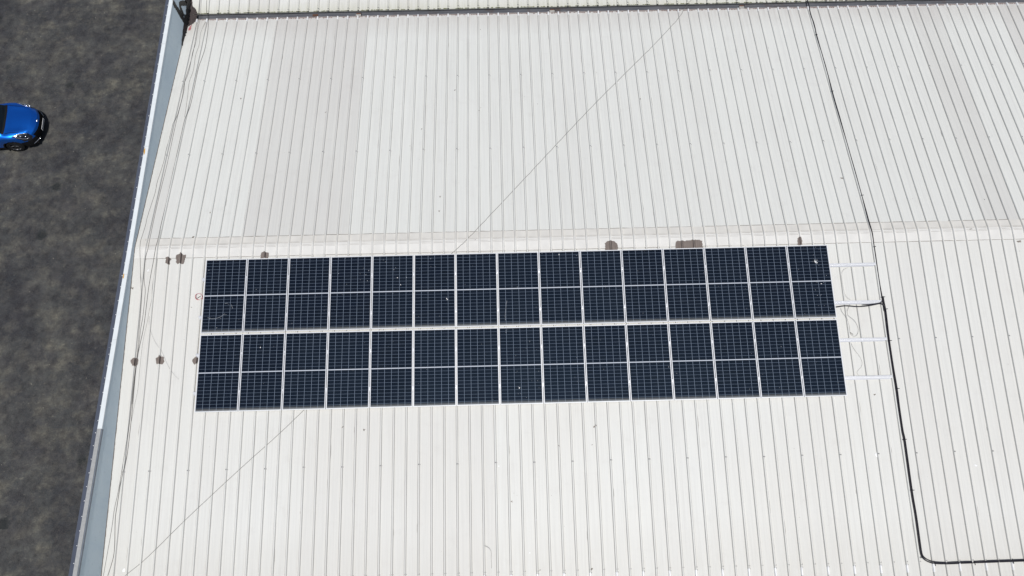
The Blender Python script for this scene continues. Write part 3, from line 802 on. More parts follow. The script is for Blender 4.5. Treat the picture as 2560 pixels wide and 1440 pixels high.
# dark line where the roof meets the wall
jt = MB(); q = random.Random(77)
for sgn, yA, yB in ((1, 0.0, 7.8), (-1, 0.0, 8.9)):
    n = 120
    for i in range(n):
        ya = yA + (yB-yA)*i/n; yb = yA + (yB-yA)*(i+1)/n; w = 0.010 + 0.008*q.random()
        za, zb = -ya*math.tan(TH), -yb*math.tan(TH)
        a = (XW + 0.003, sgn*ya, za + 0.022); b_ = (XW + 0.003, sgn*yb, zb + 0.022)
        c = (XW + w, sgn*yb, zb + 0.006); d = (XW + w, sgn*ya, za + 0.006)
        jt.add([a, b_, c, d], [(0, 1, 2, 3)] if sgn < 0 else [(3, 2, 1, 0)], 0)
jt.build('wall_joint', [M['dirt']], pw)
# hair cracks on the wall
# remaining walls of the hall
wl = MB()
wl.box(XW + 0.05, X1, -18.2, -18.0, GZ, VZ + 8.9*ST)
wl.box(XW + 0.05, X1, 18.0, 18.2, GZ, VZ + 8.9*ST)
wl.box(X1 - 0.02, X1 + 0.2, -18.2, 18.2, GZ, -1.3)
hp(wl.build('outer_wall', [M['facade']]))

# sealant patches draped over the ribs
def inside(p, poly):
    x, y = p; c = False; j = len(poly) - 1
    for i in range(len(poly)):
        xi, yi = poly[i]; xj, yj = poly[j]
        if (yi > y) != (yj > y) and x < (xj - xi) * (y - yi) / (yj - yi) + xi: c = not c
        j = i
    return c
def drape(poly, name, mat, parent, h=0.005, seed=0, label=None):
    x0 = min(p[0] for p in poly) - .01; x1 = max(p[0] for p in poly) + .01
    y0 = min(p[1] for p in poly) - .01; y1 = max(p[1] for p in poly) + .01
    gx = set()
    x = x0
    while x < x1: gx.add(round(x, 4)); x += 0.010
    for k in range(int(x0/PITCH) - 1, int(x1/PITCH) + 2):
        for d in (-.029, -.013, .013, .029):
            if x0 < k*PITCH + d < x1: gx.add(round(k*PITCH + d, 4))
    gx = sorted(g for g in gx if g > XW + 0.005); gy = []
    y = y0
    while y < y1: gy.append(y); y += 0.010
    v = {}; V = []; F = []
    def vid(i, j):
        if (i, j) not in v:
            v[(i, j)] = len(V)
            X, T = gx[i], gy[j]
            jig = 0.003 * noise.noise(Vector((X*40, T*40, seed)))
            hr = prof(X)
            V.append(surf(X, T, hr + h + (0.006 if abs(T) < 0.33 else 0) + jig*0.4))
        return v[(i, j)]
    for i in range(len(gx) - 1):
        for j in range(len(gy) - 1):
            cx = (gx[i] + gx[i+1]) / 2; cy = (gy[j] + gy[j+1]) / 2
            wx = 0.020 * noise.noise(Vector((cx*22, cy*22, seed + 3.3))); wy = 0.020 * noise.noise(Vector((cx*22, cy*22, seed + 9.1)))
            if inside((cx + wx, cy + wy), poly): F.append((vid(i, j), vid(i+1, j), vid(i+1, j+1), vid(i, j+1)))
    me = bpy.data.meshes.new(name); me.from_pydata([tuple(p) for p in V], [], F)
    bm = bmesh.new(); bm.from_mesh(me); bmesh.ops.recalc_face_normals(bm, faces=bm.faces)
    if bm.faces and bm.faces[0].normal.z < 0: bmesh.ops.reverse_faces(bm, faces=bm.faces)
    bm.to_mesh(me); bm.free()
    o = link(name, me, mat, parent)
    if parent is hall: o.location = (0, 0, -GZ)
    if label: o['label'] = label
    return o
for i, P in enumerate((P1, P2, P3, P4, P5, P6, P7, P8, P9)):
    cx = sum(p[0] for p in P) / len(P); cy = sum(p[1] for p in P) / len(P)
    if i in (0,1,6,7,8): P = [(cx + (a-cx)*1.10, cy + (b-cy)*1.10) for a, b in P]
    drape(P, 'sealant_patch', M['patch'], hall, seed=i*5.7)
    # shaded right side of the rib inside the patch, laid in as dark colour
    kx = round(cx / PITCH) * PITCH; ks = [kx]
    if i == 4: ks = [math.floor(cx/PITCH)*PITCH, math.ceil(cx/PITCH)*PITCH]
    for kx in ks:
        ys = [p[1] for p in P]; y0, y1 = min(ys) + .02, max(ys) - .02
        st = MB()
        st.add([surf(kx + .014, y0, RH + .009), surf(kx + .032, y0 + .01, .012), surf(kx + .034, y1 - .01, .012), surf(kx + .014, y1, RH + .009)], [(0, 1, 2, 3)], 0)
        o = st.build('sealant_smear', [M['patch_dark']], hall); o.location = (0, 0, -GZ)
drape([(max(a, XW+.01), b) for a, b in CORNER_S], 'sealant_patch', M['patch_dark'], hall, seed=31, label='dark sealant spread in the corner by the parapet')
drape([(max(a, XW+.01), b) for a, b in CORNER_N], 'sealant_patch', M['patch_dark'], hall, seed=37, label='dark sealant spread beyond the gutter corner')
drape([(max(a, XW+.01), b) for a, b in PINK], 'sealant_patch', M['patch_pink'], hall, seed=41, h=0.008, label='pink primer patch')

# ------------------------------------------------------------------ solar array
AX, AS, AH, PWD, PL, PGAP = 1.7532, 0.4294, 0.105, 1.15287, 2.0929, 0.0463
AROT = 0.00153
PW0 = 1.134
FR = 0.018; FH = 0.030
# shared meshes, origin at the upper left corner on the underside, x right, y up the slope (negative is down)
fm = MB()
for (a, b, c, d) in ((0, PW0, -FR, 0), (0, PW0, -PL, -PL + FR), (0, FR, -PL + FR, -FR), (PW0 - FR, PW0, -PL + FR, -FR)):
    fm.box(a, b, c, d, 0, FH)
fme = fm.build('frame', [M['frame']]); frame_me = fme.data; bpy.data.objects.remove(fme)
bmf = bmesh.new(); bmf.from_mesh(frame_me)
bmesh.ops.bevel(bmf, geom=[e for e in bmf.edges], offset=0.0012, segments=1, affect='EDGES'); bmf.to_mesh(frame_me); bmf.free()
gme = bpy.data.meshes.new('cell_face')
gz = FH - 0.0025
gme.from_pydata([(FR, -PL + FR, gz), (PW0 - FR, -PL + FR, gz), (PW0 - FR, -FR, gz), (FR, -FR, gz),
                 (FR, -PL + FR, gz - .006), (PW0 - FR, -PL + FR, gz - .006), (PW0 - FR, -FR, gz - .006), (FR, -FR, gz - .006)], [],
                [(0, 1, 2, 3), (7, 6, 5, 4)])
uvl = gme.uv_layers.new(name='UVMap')
for li, uvc in zip(range(8), [(0, 0), (1, 0), (1, 1), (0, 1), (0, 1), (1, 1), (1, 0), (0, 0)]): uvl.data[li].uv = uvc
gme.materials.append(M['cell'])
cl = MB()
cl.box(-0.0170, -0.0015, -0.03, 0.03, -0.03, FH + 0.0045)      # middle clamp body between frames
cl.box(-0.0245, 0.0060, -0.03, 0.03, FH + 0.001, FH + 0.0055)
clo = cl.build('clamp', [M['alu']]); clme = clo.data; bpy.data.objects.remove(clo)

RAIL_S = (0.965, 2.045, 3.095, 4.130)
drops = {}
for (u, w, r) in DROP:
    c = int(u // PWD); row = 0 if w < PL + PGAP / 2 else 1
    if 0 <= c < 15:
        lx = u - c*PWD; ly = -(w - row*(PL + PGAP))
        if FR + .01 < lx < PW0 - FR - .01: drops.setdefault((row, c), []).append((lx, ly, r))
ordinal = ['first', 'second', 'third', 'fourth', 'fifth', 'sixth', 'seventh', 'eighth', 'ninth', 'tenth', 'eleventh', 'twelfth', 'thirteenth', 'fourteenth', 'fifteenth']
extra = {(0, 14): 'spattered solar panel at the right end of the upper row, with white bird droppings',
         (0, 0): 'solar panel at the left end of the upper row, beside the red cable coil',
         (1, 0): 'solar panel at the lower left corner of the array, beside a brown sealant patch',
         (1, 14): 'clean solar panel at the lower right corner of the array, near the black conduits',
         (0, 7): 'solar panel of the upper row with a white streak, eighth from the left',
         (0, 3): 'fourth panel from the left in the upper row, pale dots at its right edge',
         (0, 4): 'solar panel of the upper row with scattered round pale dots, fifth from the left'}
for row in range(2):
    for c in range(15):
        u = c * PWD; s = AS + row * (PL + PGAP) - u * AROT
        e = empty('solar_panel', near(AX + u, s, AH - FH))
        e.rotation_euler = (TH, 0, AROT)
        lab = extra.get((row, c))
        if not lab:
            n = ordinal[c] if c < 8 else ordinal[14 - c]
            side = 'left' if c < 8 else 'right'
            lab = 'dark blue solar panel in the %s row, %s from the %s end' % (('upper', 'lower')[row], n, side)
        tag(e, lab, 'solar panel', 'solar panels of the roof array')
        link('frame', frame_me, None, e); link('cell_face', gme, None, e)
        if c > 0:
            for rs in RAIL_S:
                if AS + row*(PL+PGAP) < rs < AS + row*(PL+PGAP) + PL:
                    o = link('clamp', clme, None, e); o.location = (0, -(rs - (AS + row*(PL+PGAP))), 0)
        if (row, c) in drops:
            for i, (lx, ly, r) in enumerate(drops[(row, c)]):
                b = MB()
                q = random.Random(int(lx*1000) + c*31); n = 10
                thin = 0 if r > 0.018 else 1
                rr_ = r * (0.66 if thin else 0.70)
                pts = [(lx + rr_*math.cos(2*math.pi*k/n)*(0.55+0.6*q.random()), ly + rr_*math.sin(2*math.pi*k/n)*(0.6+0.7*q.random()), gz + 0.0015) for k in range(n)]
                b.add([(lx, ly, gz + 0.003)] + pts, [(0, k+1, (k+1) % n + 1) for k in range(n)], thin)
                if r > 0.03:      # the big splash throws rays
                    for k in range(9):
                        a = q.random()*6.28; L = r*(1.2 + 1.6*q.random())
                        d = Vector((math.cos(a), math.sin(a), 0)); nn = Vector((-d.y, d.x, 0))*0.005
                        p = Vector((lx, ly, gz + 0.0035))
                        b.add([p + d*r*0.5 + nn, p + d*L + nn*0.3, p + d*L - nn*0.3, p + d*r*0.5 - nn], [(0, 3, 2, 1)], 1)
                b.build('bird_dropping', [M['dropping'], M['dropping_thin']], e)
            if (row, c) == (0, 7):     # long washed streak
                b = MB()
                L = [(lx, ly) for lx, ly, r in drops[(0, 7)] if 0.10 < lx < 0.32 and ly < -1.05]
                L = sorted(L, key=lambda p: -p[1])
                if len(L) > 1: b.tube([(p.x, p.y, gz + 0.001) for p in catmull([(a, b2, 0) for a, b2 in L], .05)], 0.004, 5, 1)
                b.build('dried_run', [M['dropping'], M['dropping_thin']], e)
            if (row, c) == (0, 0):     # curved dried runs
                pt = [(0.16, -1.66), (0.25, -1.69), (0.36, -1.69), (0.50, -1.65), (0.62, -1.56)]
                b = MB()
                b.tube([(p.x, p.y, gz + 0.001) for p in catmull([(x, y, 0) for x, y in pt], .05)], 0.004, 5, 1)
                b.build('dried_run', [M['dropping'], M['dropping_thin']], e)
                for p0, p1 in (((0.60, -1.27, gz + .001), (0.68, -1.26, gz + .001)), ((0.78, -1.31, gz + .001), (0.82, -1.42, gz + .001))):
                    b = MB(); b.tube([p0, p1], 0.004, 5, 1); b.build('dried_run', [M['dropping'], M['dropping_thin']], e)

# rails
rpos = ['beside the top edge of the upper row', 'through the lower half of the upper row with black cables on it', 'through the top half of the lower row', 'nearest the lower edge of the array']
for i, s in enumerate(RAIL_S):
    xa = 1.655 + (0, -.004, .0, .01)[i]; xb = 20.325
    e = empty('mounting_rail', near(xa, s, 0.0))
    e.rotation_euler = (TH, 0, 0)
    tag(e, 'aluminium mounting rail ' + rpos[i], 'rail', 'mounting rails under the solar panels')
    L = xb - xa; z0 = RH + 0.002
    b = MB()
    b.box(0, L, -0.022, -0.008, z0, z0 + 0.034); b.box(0, L, 0.008, 0.022, z0, z0 + 0.034); b.box(0, L, -0.008, 0.008, z0, z0 + 0.020)
    b.box(0, L, 0.022, 0.030, z0, z0 + 0.004)
    o = b.build('channel', [M['alu']], e)
    b = MB()
    b.box(0, L, -0.046, -0.022, z0, z0 + 0.005)
    b.build('web', [M['alu']], e)
    b = MB()
    L2 = L - (0.05 if i in (0, 2, 3) else 0.03)
    b.box(0.03, L2, -0.078, -0.046, z0, z0 + 0.010)
    b.build('flange', [M['alu']], e)

# ------------------------------------------------------------------ cables lying on the roof
def cable_pts(L, r, drop=True, extra_h=0.0, step=0.05):
    P = catmull([(a, b, 0) for a, b in L], step); out = []
    # rest on ribs: running upper hull of the profile, taut between ribs
    hs = [prof(p.x) if not 9.0 < p.y < 9.25 else 0.0 for p in P]
    n = len(P)
    for i, p in enumerate(P):
        h = hs[i]
        lo, hi = max(0, i - 4), min(n, i + 5)
        h = max(h, 0.72 * max(hs[lo:hi]))
        t = p.y
        out.append(surf(p.x, t, h + r + extra_h + (0.0075 if -0.33 < t < 0.29 else 0.0)))
    # soften kinks
    for _ in range(2):
        out = [out[0]] + [(out[i-1] + out[i]*2 + out[i+1]) / 4 for i in range(1, n-1)] + [out[-1]]
    return out
def cable(name, L, r, mat, label, cat='cable', group=None, n=6, extra_h=0.0):
    b = MB(); b.tube(cable_pts(L, r, extra_h=extra_h), r, n)
    o = b.build(name, [mat], None, True)
    tag(o, label, cat, group)
    return o
def north_ext(L, dx=0.0, far_to=17.0):
    a = L[0]; return [(a[0] + dx + 0.03, far_to), (a[0] + dx*0.5, (a[1] + far_to)/2)] + [tuple(p) for p in L]
G = 'thin cables lying along the parapet side'
cable('roof_cable', north_ext(CABLE_A), 0.0062, M['wire'], 'thickest dark cable along the roof edge, farthest right where it crosses the gutter', group=G)
cable('roof_cable', north_ext(CABLE_B), 0.0044, M['wire'], 'dark cable wandering closest to the parapet past the ridge', group=G)
cable('roof_cable', north_ext(CABLE_C), 0.0050, M['wire'], 'dark cable between its two neighbours along the first rib by the parapet', group=G)
cable('roof_cable', CABLE_D, 0.0045, M['wire_grey'], 'short pale grey cable curving down from the gutter near the parapet', group=G)
cable('roof_cable', CABLE_E, 0.0032, M['wire_grey'], 'fine grey cable right of the dark bundle below the ridge', group=G)
cable('roof_cable', CABLE_F, 0.0018, M['wire_grey'], 'hair thin pale wire trailing off towards the array past a brown patch', group=G)
diag = [(DIAG_N[0][0] + 1.6, DIAG_N[0][1] + 1.8)] + [tuple(p) for p in DIAG_N] + [(DIAG_N[-1][0] - 0.5, DIAG_N[-1][1] - 0.5), (DIAG_S[0][0] + 0.5, DIAG_S[0][1] + 0.5)] + [tuple(p) for p in DIAG_S]
# under the panels it runs straight between where it goes in and where it comes out
cable('diagonal_cable', diag, 0.0062, M['wire_grey'], 'single thin grey cable running diagonally across the whole roof under the array')
GW = 'loose wires between the bare rail ends'
cable('loose_wire', WIRE_1, 0.0026, M['wire_grey'], 'curved loose wire between the two topmost bare rail ends', 'wire', GW)
cable('loose_wire', WIRE_2, 0.0036, M['wire_grey'], 'long looped loose wire below the black cable between the bare rail ends', 'wire', GW)
cable('loose_wire', WIRE_3, 0.0032, M['wire_grey'], 'wavy loose wire between the two lowest bare rail ends', 'wire', GW)
cable('loose_wire', [(WIRE_2[8][0] + .01, WIRE_2[8][1] + .03), (WIRE_2[8][0] + .05, WIRE_2[8][1] + .02), (WIRE_2[8][0] + .09, WIRE_2[8][1] - .03)], 0.008, M['wire_grey'], 'short stub of cable inside the loop of loose wire', 'wire', GW)
cable('hooked_wire', CURLY, 0.0034, M['wire_grey'], 'small hooked scrap of wire near the lower eave', 'wire')
# red and white coil at the left end
cx, ct = COIL[0]
ce = empty('cable_coil', near(cx, -ct, 0.0)); ce.rotation_euler = (TH, 0, 0)
tag(ce, 'small coil of red and white cable beside the left end of the upper panel row', 'cable coil')
for nm, mt, R, ph, z in (('red_loop', M['wire_red'], 0.092, 0, 0.045), ('red_loop', M['wire_red'], 0.082, 1.2, 0.052), ('white_loop', M['white_screw'], 0.087, 2.2, 0.050)):
    b = MB(); b.tube([((R + .006*math.sin(3*a + ph))*math.cos(a), (R*1.05 + .006*math.cos(2*a + ph))*math.sin(a), z - .012*math.cos(a + ph)) for a in [2*math.pi*i/40 for i in range(40)]], 0.0045, 6, closed=True); b.build(nm, [mt], ce, True)
b = MB(); b.tube([(-0.05, -0.04, .02), (0.0, -0.01, .03), (0.05, 0.025, .03)], 0.008, 6); b.build('cable_tail', [M['wire']], ce, True)
b = MB(); b.tube([(0.07, 0.05, .05), (0.10, 0.0, .05), (0.09, -0.06, .045), (0.13, -0.07, .05)], 0.008, 6); b.build('red_tail', [M['wire_red']], ce, True)
# black conduits
ti = max(i for i, p in enumerate(PIPE_1) if p[1] > -2.1)
ce = empty('black_conduit', (0, 0, 0))
P = north_ext(PIPE_1, -0.25)
b = MB(); b.tube(cable_pts(P, 0.015, extra_h=0.002), 0.0155, 8); o = b.build('tube', [M['black']], ce, True)
tag(ce, 'long black conduit from the valley gutter over the ridge, bending right near the lower eave', 'conduit')
def clipm(x, t, ang=0.0, w=0.05):
    b = MB(); c = surf(x, t, RH + 0.036)
    d = Vector((math.cos(ang), math.sin(ang), 0)); n = Vector((-d.y, d.x, 0)) * 0.008
    z = Vector((0, 0, 0.004))
    b.add([c - d*w + n, c + d*w + n, c + d*w - n, c - d*w - n, c - d*w + n - z*3, c + d*w + n - z*3, c + d*w - n - z*3, c - d*w - n - z*3],
          [(3, 2, 1, 0), (0, 1, 5, 4), (2, 3, 7, 6), (1, 2, 6, 5), (3, 0, 4, 7)], 0)
    return b.build('clip', [M['black']], ce)
for i, (x, t) in enumerate(TIES):
    dbl = 3 < i
    clipm(x + (0.01 if dbl else 0), t, 1.57 if i > 10 else 0.12, 0.055 if dbl else 0.035)
# its companion joins at the array
P2_ = [(PIPE_1[ti][0] - 0.10, PIPE_1[ti][1] - 0.02)] + [(p[0] + (0.032 if i < len(PIPE_1) - 5 - ti else 0.022), p[1] + (0.0 if i < len(PIPE_1) - 6 - ti else 0.030)) for i, p in enumerate(PIPE_1[ti:])]
b = MB(); b.tube(cable_pts(P2_[1:], 0.015, extra_h=0.003), 0.0155, 8); o = b.build('black_conduit', [M['black']], None, True)
tag(o, 'second black conduit, the right one of the pair running down from the bare rail ends', 'conduit')
def feed(L, r, label):
    b = MB(); pts = [near(p.x, -p.y, RH + 0.045 + 0.012*noise.noise(Vector((p.x*3, r*100, 0)))) for p in catmull([(a, c, 0) for a, c in L], .05)]
    b.tube(pts, r, 8); o = b.build('array_cable', [M['black']], None, True); tag(o, label, 'cable', 'black cables leading out of the array')
feed(FEED_1, 0.017, 'black cable bundle from under the upper panel row to the conduits')
feed(FEED_2, 0.013, 'shorter black cable beside the bundle, joining the conduit at the bare rail end')

# ------------------------------------------------------------------ the car on the yard
def car_paint():
    t = NT('metallic_blue_paint'); co = t.coord()
    fl = t.n("ShaderNodeTexVoronoi"); fl.inputs["Scale"].default_value = 900.0; t.l(co, fl.inputs["Vector"])
    c = t.mix(t.math('MULTIPLY', fl.outputs["Distance"], 0.5), (0.003, 0.17, 0.78, 1), (0.010, 0.25, 0.98, 1))
    return t.out(c, 0.36, 0.90, 0.5, coat=1.0, coatr=0.04)
M['paint'] = car_paint()
M['carblack'] = plain('black_cladding', (0.006, 0.006, 0.007), 0.6, spec=0.25)
M['glass'] = plain('dark_car_glass', (0.004, 0.007, 0.009), 0.10, spec=0.45, coat=0.5, var=0.05)
M['seal'] = plain('black_gap', (0.003, 0.003, 0.004), 0.8, spec=0.1)
M['chrome'] = plain('bright_lamp_chrome', (0.80, 0.82, 0.86), 0.16, 0.9, var=0.02)
M['lampglass'] = plain('lamp_housing', (0.010, 0.012, 0.018), 0.12, spec=0.6, coat=1.0)
M['tyre'] = plain('tyre_rubber', (0.010, 0.010, 0.010), 0.85, spec=0.2)
M['rim'] = plain('dark_alloy', (0.10, 0.10, 0.105), 0.35, 0.8)
M['plate'] = plain('white_number_plate', (0.72, 0.73, 0.74), 0.5, var=0.03)
M['lens_red'] = plain('red_tail_lens', (0.30, 0.006, 0.008), 0.2, coat=1.0)

car = empty('parked_car', (-10.37, 9.10, GZ), math.radians(4.5))
tag(car, 'blue car parked on the dark yard, cut off by the left picture edge', 'car')
ST_ = [
 (-2.12, [(.45,.42),(.60,.44),(.68,.52),(.70,.64),(.68,.78),(.62,.86),(.45,.90),(.3,.91),(0,.92)]),
 (-2.04, [(.62,.32),(.76,.34),(.82,.46),(.84,.66),(.82,.86),(.74,.96),(.60,1.02),(.4,1.05),(0,1.06)]),
 (-1.78, [(.70,.25),(.84,.26),(.87,.42),(.89,.66),(.87,.90),(.80,1.01),(.62,1.34),(.38,1.41),(0,1.43)]),
 (-1.30, [(.70,.22),(.85,.24),(.88,.42),(.90,.66),(.88,.91),(.80,1.01),(.61,1.42),(.38,1.49),(0,1.51)]),
 (-0.50, [(.70,.22),(.84,.24),(.865,.42),(.88,.66),(.86,.88),(.79,.98),(.60,1.44),(.38,1.51),(0,1.53)]),
 ( 0.15, [(.70,.22),(.84,.24),(.865,.42),(.88,.66),(.86,.87),(.79,.97),(.59,1.40),(.38,1.46),(0,1.48)]),
 ( 0.50, [(.70,.22),(.84,.24),(.865,.42),(.88,.65),(.86,.86),(.79,.965),(.63,1.20),(.40,1.25),(0,1.27)]),
 ( 0.85, [(.70,.22),(.84,.24),(.87,.42),(.89,.65),(.87,.86),(.80,.96),(.67,1.005),(.42,1.02),(0,1.03)]),
 ( 1.20, [(.70,.22),(.85,.24),(.88,.42),(.90,.64),(.88,.84),(.80,.935),(.62,.972),(.40,.965),(0,.975)]),
 ( 1.55, [(.70,.22),(.84,.24),(.87,.40),(.885,.60),(.86,.78),(.78,.88),(.60,.922),(.38,.915),(0,.925)]),
 ( 1.80, [(.70,.21),(.82,.23),(.85,.38),(.865,.56),(.83,.71),(.74,.80),(.56,.852),(.36,.855),(0,.865)]),
 ( 1.98, [(.70,.20),(.80,.22),(.83,.34),(.83,.48),(.80,.60),(.70,.68),(.50,.73),(.34,.745),(0,.75)]),
 ( 2.06, [(.68,.20),(.78,.22),(.80,.30),(.80,.39),(.77,.47),(.68,.53),(.50,.57),(.30,.585),(0,.59)]),
 ( 2.08, [(.66,.22),(.74,.24),(.76,.27),(.76,.32),(.72,.36),(.64,.39),(.50,.41),(.30,.42),(0,.42)]),
]
def cr(p0, p1, p2, p3, t):
    return 0.5*((2*p1) + (p2-p0)*t + (2*p0-5*p1+4*p2-p3)*t*t + (3*p1-p0-3*p2+p3)*t**3)
def samp_station(si, v):
    P = ST_[si][1]; i = min(int(v), 7); t = v - i
    g = lambda k: P[max(0, min(8, k))] if k <= 8 else (-P[16-k][0], P[16-k][1])
    a, b, c, d = g(i-1), g(i), g(i+1), g(i+2)
    return cr(a[0], b[0], c[0], d[0], t), cr(a[1], b[1], c[1], d[1], t)
def bulge(x):
    if x >= 0.5: return 0.07 + 0.36 * max(0, min(1, (x - 0.9) / 1.0)) ** 1.3
    if x > -1.2: return 0.07 * max(0, (x + 0.2) / 0.7) if x > -0.2 else 0
    return -0.20 * min(1, (-1.2 - x) / 0.8)
def bodypt(u, v):
    """u in station units, v 0..8 (sill to centre)"""
    i = min(int(u), len(ST_) - 2); t = u - i; n = len(ST_) - 1
    ids = [max(0, i-1), i, i+1, min(n, i+2)]
    q = [samp_station(k, v) for k in ids]; X = [ST_[k][0] for k in ids]
    lin = t
    y = cr(q[0][0], q[1][0], q[2][0], q[3][0], t); z = cr(q[0][1], q[1][1], q[2][1], q[3][1], t)
    if 3.9 < u < 7.05 and v > 5.6:      # keep the windscreen straight and its foot crisp
        y = q[1][0] + (q[2][0]-q[1][0])*t; z = q[1][1] + (q[2][1]-q[1][1])*t
    x = X[1] + (X[2]-X[1])*t
    return x, max(0.0, y), z, x - bulge(x) * (min(1.0, abs(y)/0.88)) ** 2.6
NU, NV = 13*14, 8*9
AXF, AXR, AXZ = 1.05, -1.50, 0.335
lampoly = [(px + 0.09, py) for px, py in [(1.07,-.80),(1.22,-.735),(1.36,-.665),(1.52,-.62),(1.66,-.60),(1.74,-.64),(1.70,-.72),(1.60,-.79),(1.44,-.835),(1.24,-.835)]]
parts = {k: MB() for k in ('body', 'windscreen', 'side_window', 'rear_window', 'grille', 'lower_cladding', 'headlight', 'headlightR')}
grid = {}
for iu in range(NU + 1):
    for iv in range(NV + 1):
        grid[iu, iv] = bodypt(iu * (len(ST_)-1) / NU, iv * 8.0 / NV)
cache = {k: {} for k in parts}
def put(kind, key, side, lift=0.0):
    c = cache[kind]; kk = (key, side)
    if kk not in c:
        x0, y, z, x = grid[key]
        p = parts[kind]; c[kk] = len(p.v)
        p.v.append((x, y * side, z + lift))
    return c[kk]
for iu in range(NU):
    for iv in range(NV):
        u = (iu + .5) * (len(ST_)-1) / NU; v = (iv + .5) * 8.0 / NV
        a = grid[iu, iv]; b = grid[iu+1, iv+1]
        x = (a[3]+b[3])/2; y = (a[1]+b[1])/2; z = (a[2]+b[2])/2; xs_ = (a[0]+b[0])/2
        kind = 'body'; m = 0; lift = 0.0
        if y > 0.58 and v < 6 and any((x-ax)**2 + (z-AXZ)**2 < 0.385**2 for ax in (AXF, AXR)): continue
        if 0.20 < xs_ < 0.85 and v > 6.0: kind = 'windscreen'
        elif 0.85 <= xs_ < 0.93 and v > 5.9: kind = 'lower_cladding'
        elif -1.72 < xs_ < 0.52 and 5.12 < v < 5.93:
            kind = 'side_window'
            if -0.42 < xs_ < -0.36: kind = 'lower_cladding'
        elif -2.02 < xs_ < -1.83 and v > 6.1: kind = 'rear_window'
        elif inside((x, -y), lampoly) and z > 0.55: kind = 'headlight'
        elif xs_ > 1.90 and y < 0.58 and 0.26 < z < 0.66: kind = 'grille'
        elif xs_ > 1.72 and z <= 0.56: kind = 'lower_cladding'  # cladding black carried up the nose, painting in its shade
        elif z < 0.34: kind = 'lower_cladding'
        elif (abs(xs_ - 1.745) < 0.007 and v > 6.0) or (0.95 < xs_ < 1.75 and abs(v - 5.97) < 0.06): m = 1
        elif v < 5.1 and (abs(xs_ - 0.62) < .006 or abs(xs_ + 0.38) < .006 or abs(xs_ + 1.25) < .006) and z > 0.36: m = 1
        for side in (1, -1):
            k2 = kind
            if kind == 'headlight' and side == 1: k2 = 'headlightR'
            ids = [put(k2, kk, side, lift) for kk in ((iu, iv), (iu+1, iv), (iu+1, iv+1), (iu, iv+1))]
            if side == 1: ids = ids[::-1]
            ids = [ids[i] for i in range(4) if ids[i] != ids[i-1]]
            if len(ids) > 2:
                parts[k2].f.append(tuple(ids)); parts[k2].m.append(m)
# close nose and tail
for iu in (0, NU):
    kind = 'lower_cladding' if iu else 'body'
    for iv in range(NV):
        l0, l1 = put(kind, (iu, iv), 1), put(kind, (iu, iv+1), 1)
        r0, r1 = put(kind, (iu, iv), -1), put(kind, (iu, iv+1), -1)
        q = (l0, l1, r1, r0); parts[kind].f.append(q if iu else q[::-1]); parts[kind].m.append(0)
mats = dict(body=[M['paint'], M['seal']], windscreen=[M['glass']], side_window=[M['glass']], rear_window=[M['glass']], grille=[M['seal']], lower_cladding=[M['carblack']], headlight=[M['lampglass']], headlightR=[M['lampglass']])
objs = {}
for k, p in parts.items():
    o = mesh(k.replace('headlightR', 'headlight'), p.v, p.f, mats[k], car, p.m, True)
    bm = bmesh.new(); bm.from_mesh(o.data); bmesh.ops.remove_doubles(bm, verts=bm.verts, dist=0.0004); bmesh.ops.recalc_face_normals(bm, faces=bm.faces); bm.to_mesh(o.data); bm.free()
    objs[k] = o
# underside
b = MB(); b.box(-2.0, 1.9, -0.70, 0.70, 0.20, 0.26); b.build('floor_pan', [M['carblack']], car)
def top_z(x, y):
    best = None
    for (iu, iv), (x0, yy, z, xx) in grid.items():
        if z > 0.4:
            d = (xx - x)**2 + (yy - abs(y))**2
            if best is None or d < best[0]: best = (d, z)
    return best[1]
# lamp internals: chrome outline and reflectors showing through the lens
for side, key in ((-1, 'headlight'), (1, 'headlightR')):
    lp = [(px, -py * side * -1 if side == -1 else -py) for px, py in lampoly]
    lp = [(px, abs(py) * side) for px, py in lampoly]
    cxp = sum(p[0] for p in lp)/len(lp); cyp = sum(p[1] for p in lp)/len(lp)
    ring = [(cxp + (x-cxp)*0.80 - 0.02, cyp + (y-cyp)*0.74) for x, y in lp]
    ring = [Vector((x, y, top_z(x, y) + 0.004)) for x, y in ring]
    b = MB(); b.tube(ring[6:] + ring[:5], 0.011, 6); b.build('lamp_trim', [M['chrome']], objs[key], True)
    for (px, py, r) in ((1.47, .745, .042), (1.63, .715, .034), (1.30, .795, .026)):
        b = MB(); z = top_z(px, py*side) - 0.004
        b.lathe([(0.018, 0.001), (0.016, r*0.5), (0.008, r*0.85), (0.0, r)], 14, 'z', (px, py*side, z)); b.build('reflector', [M['chrome']], objs[key], True)
# front plate, emblem, lower bright strips, wipers, mirrors
b = MB(); b.box(2.082, 2.094, -0.26, 0.26, 0.42, 0.53)
pl = b.build('number_plate', [M['plate']], car)
b = MB()
for i, w in enumerate((.05, .035, .05, .045, .05, .03, .05)):
    b.box(2.0945, 2.096, -0.235 + i*0.068, -0.235 + i*0.068 + w*0.8, 0.44, 0.51)
b.build('plate_marks', [M['seal']], pl)
b = MB(); b.lathe([(0.0, 0.055), (0.01, 0.05), (0.013, 0.001)], 16, 'z', (1.975, 0.0, 0.752)); b.build('badge', [M['chrome']], car, True)
for s in (-1, 1):
    b = MB(); b.tube([(1.95 - 0.0*i, s*y, 0.33) if False else (2.075 - bulge(2.0)*(y/0.88)**2.6, s*y, 0.33) for i, y in enumerate((.50, .58, .66, .73, .78))], 0.014, 6); b.build('fog_lamp_strip', [M['chrome']], car, True)
for i in range(5):
    zz = 0.36 + i*0.05
    xx = 2.083 if zz < .44 else 2.07 if zz < .5 else 2.05
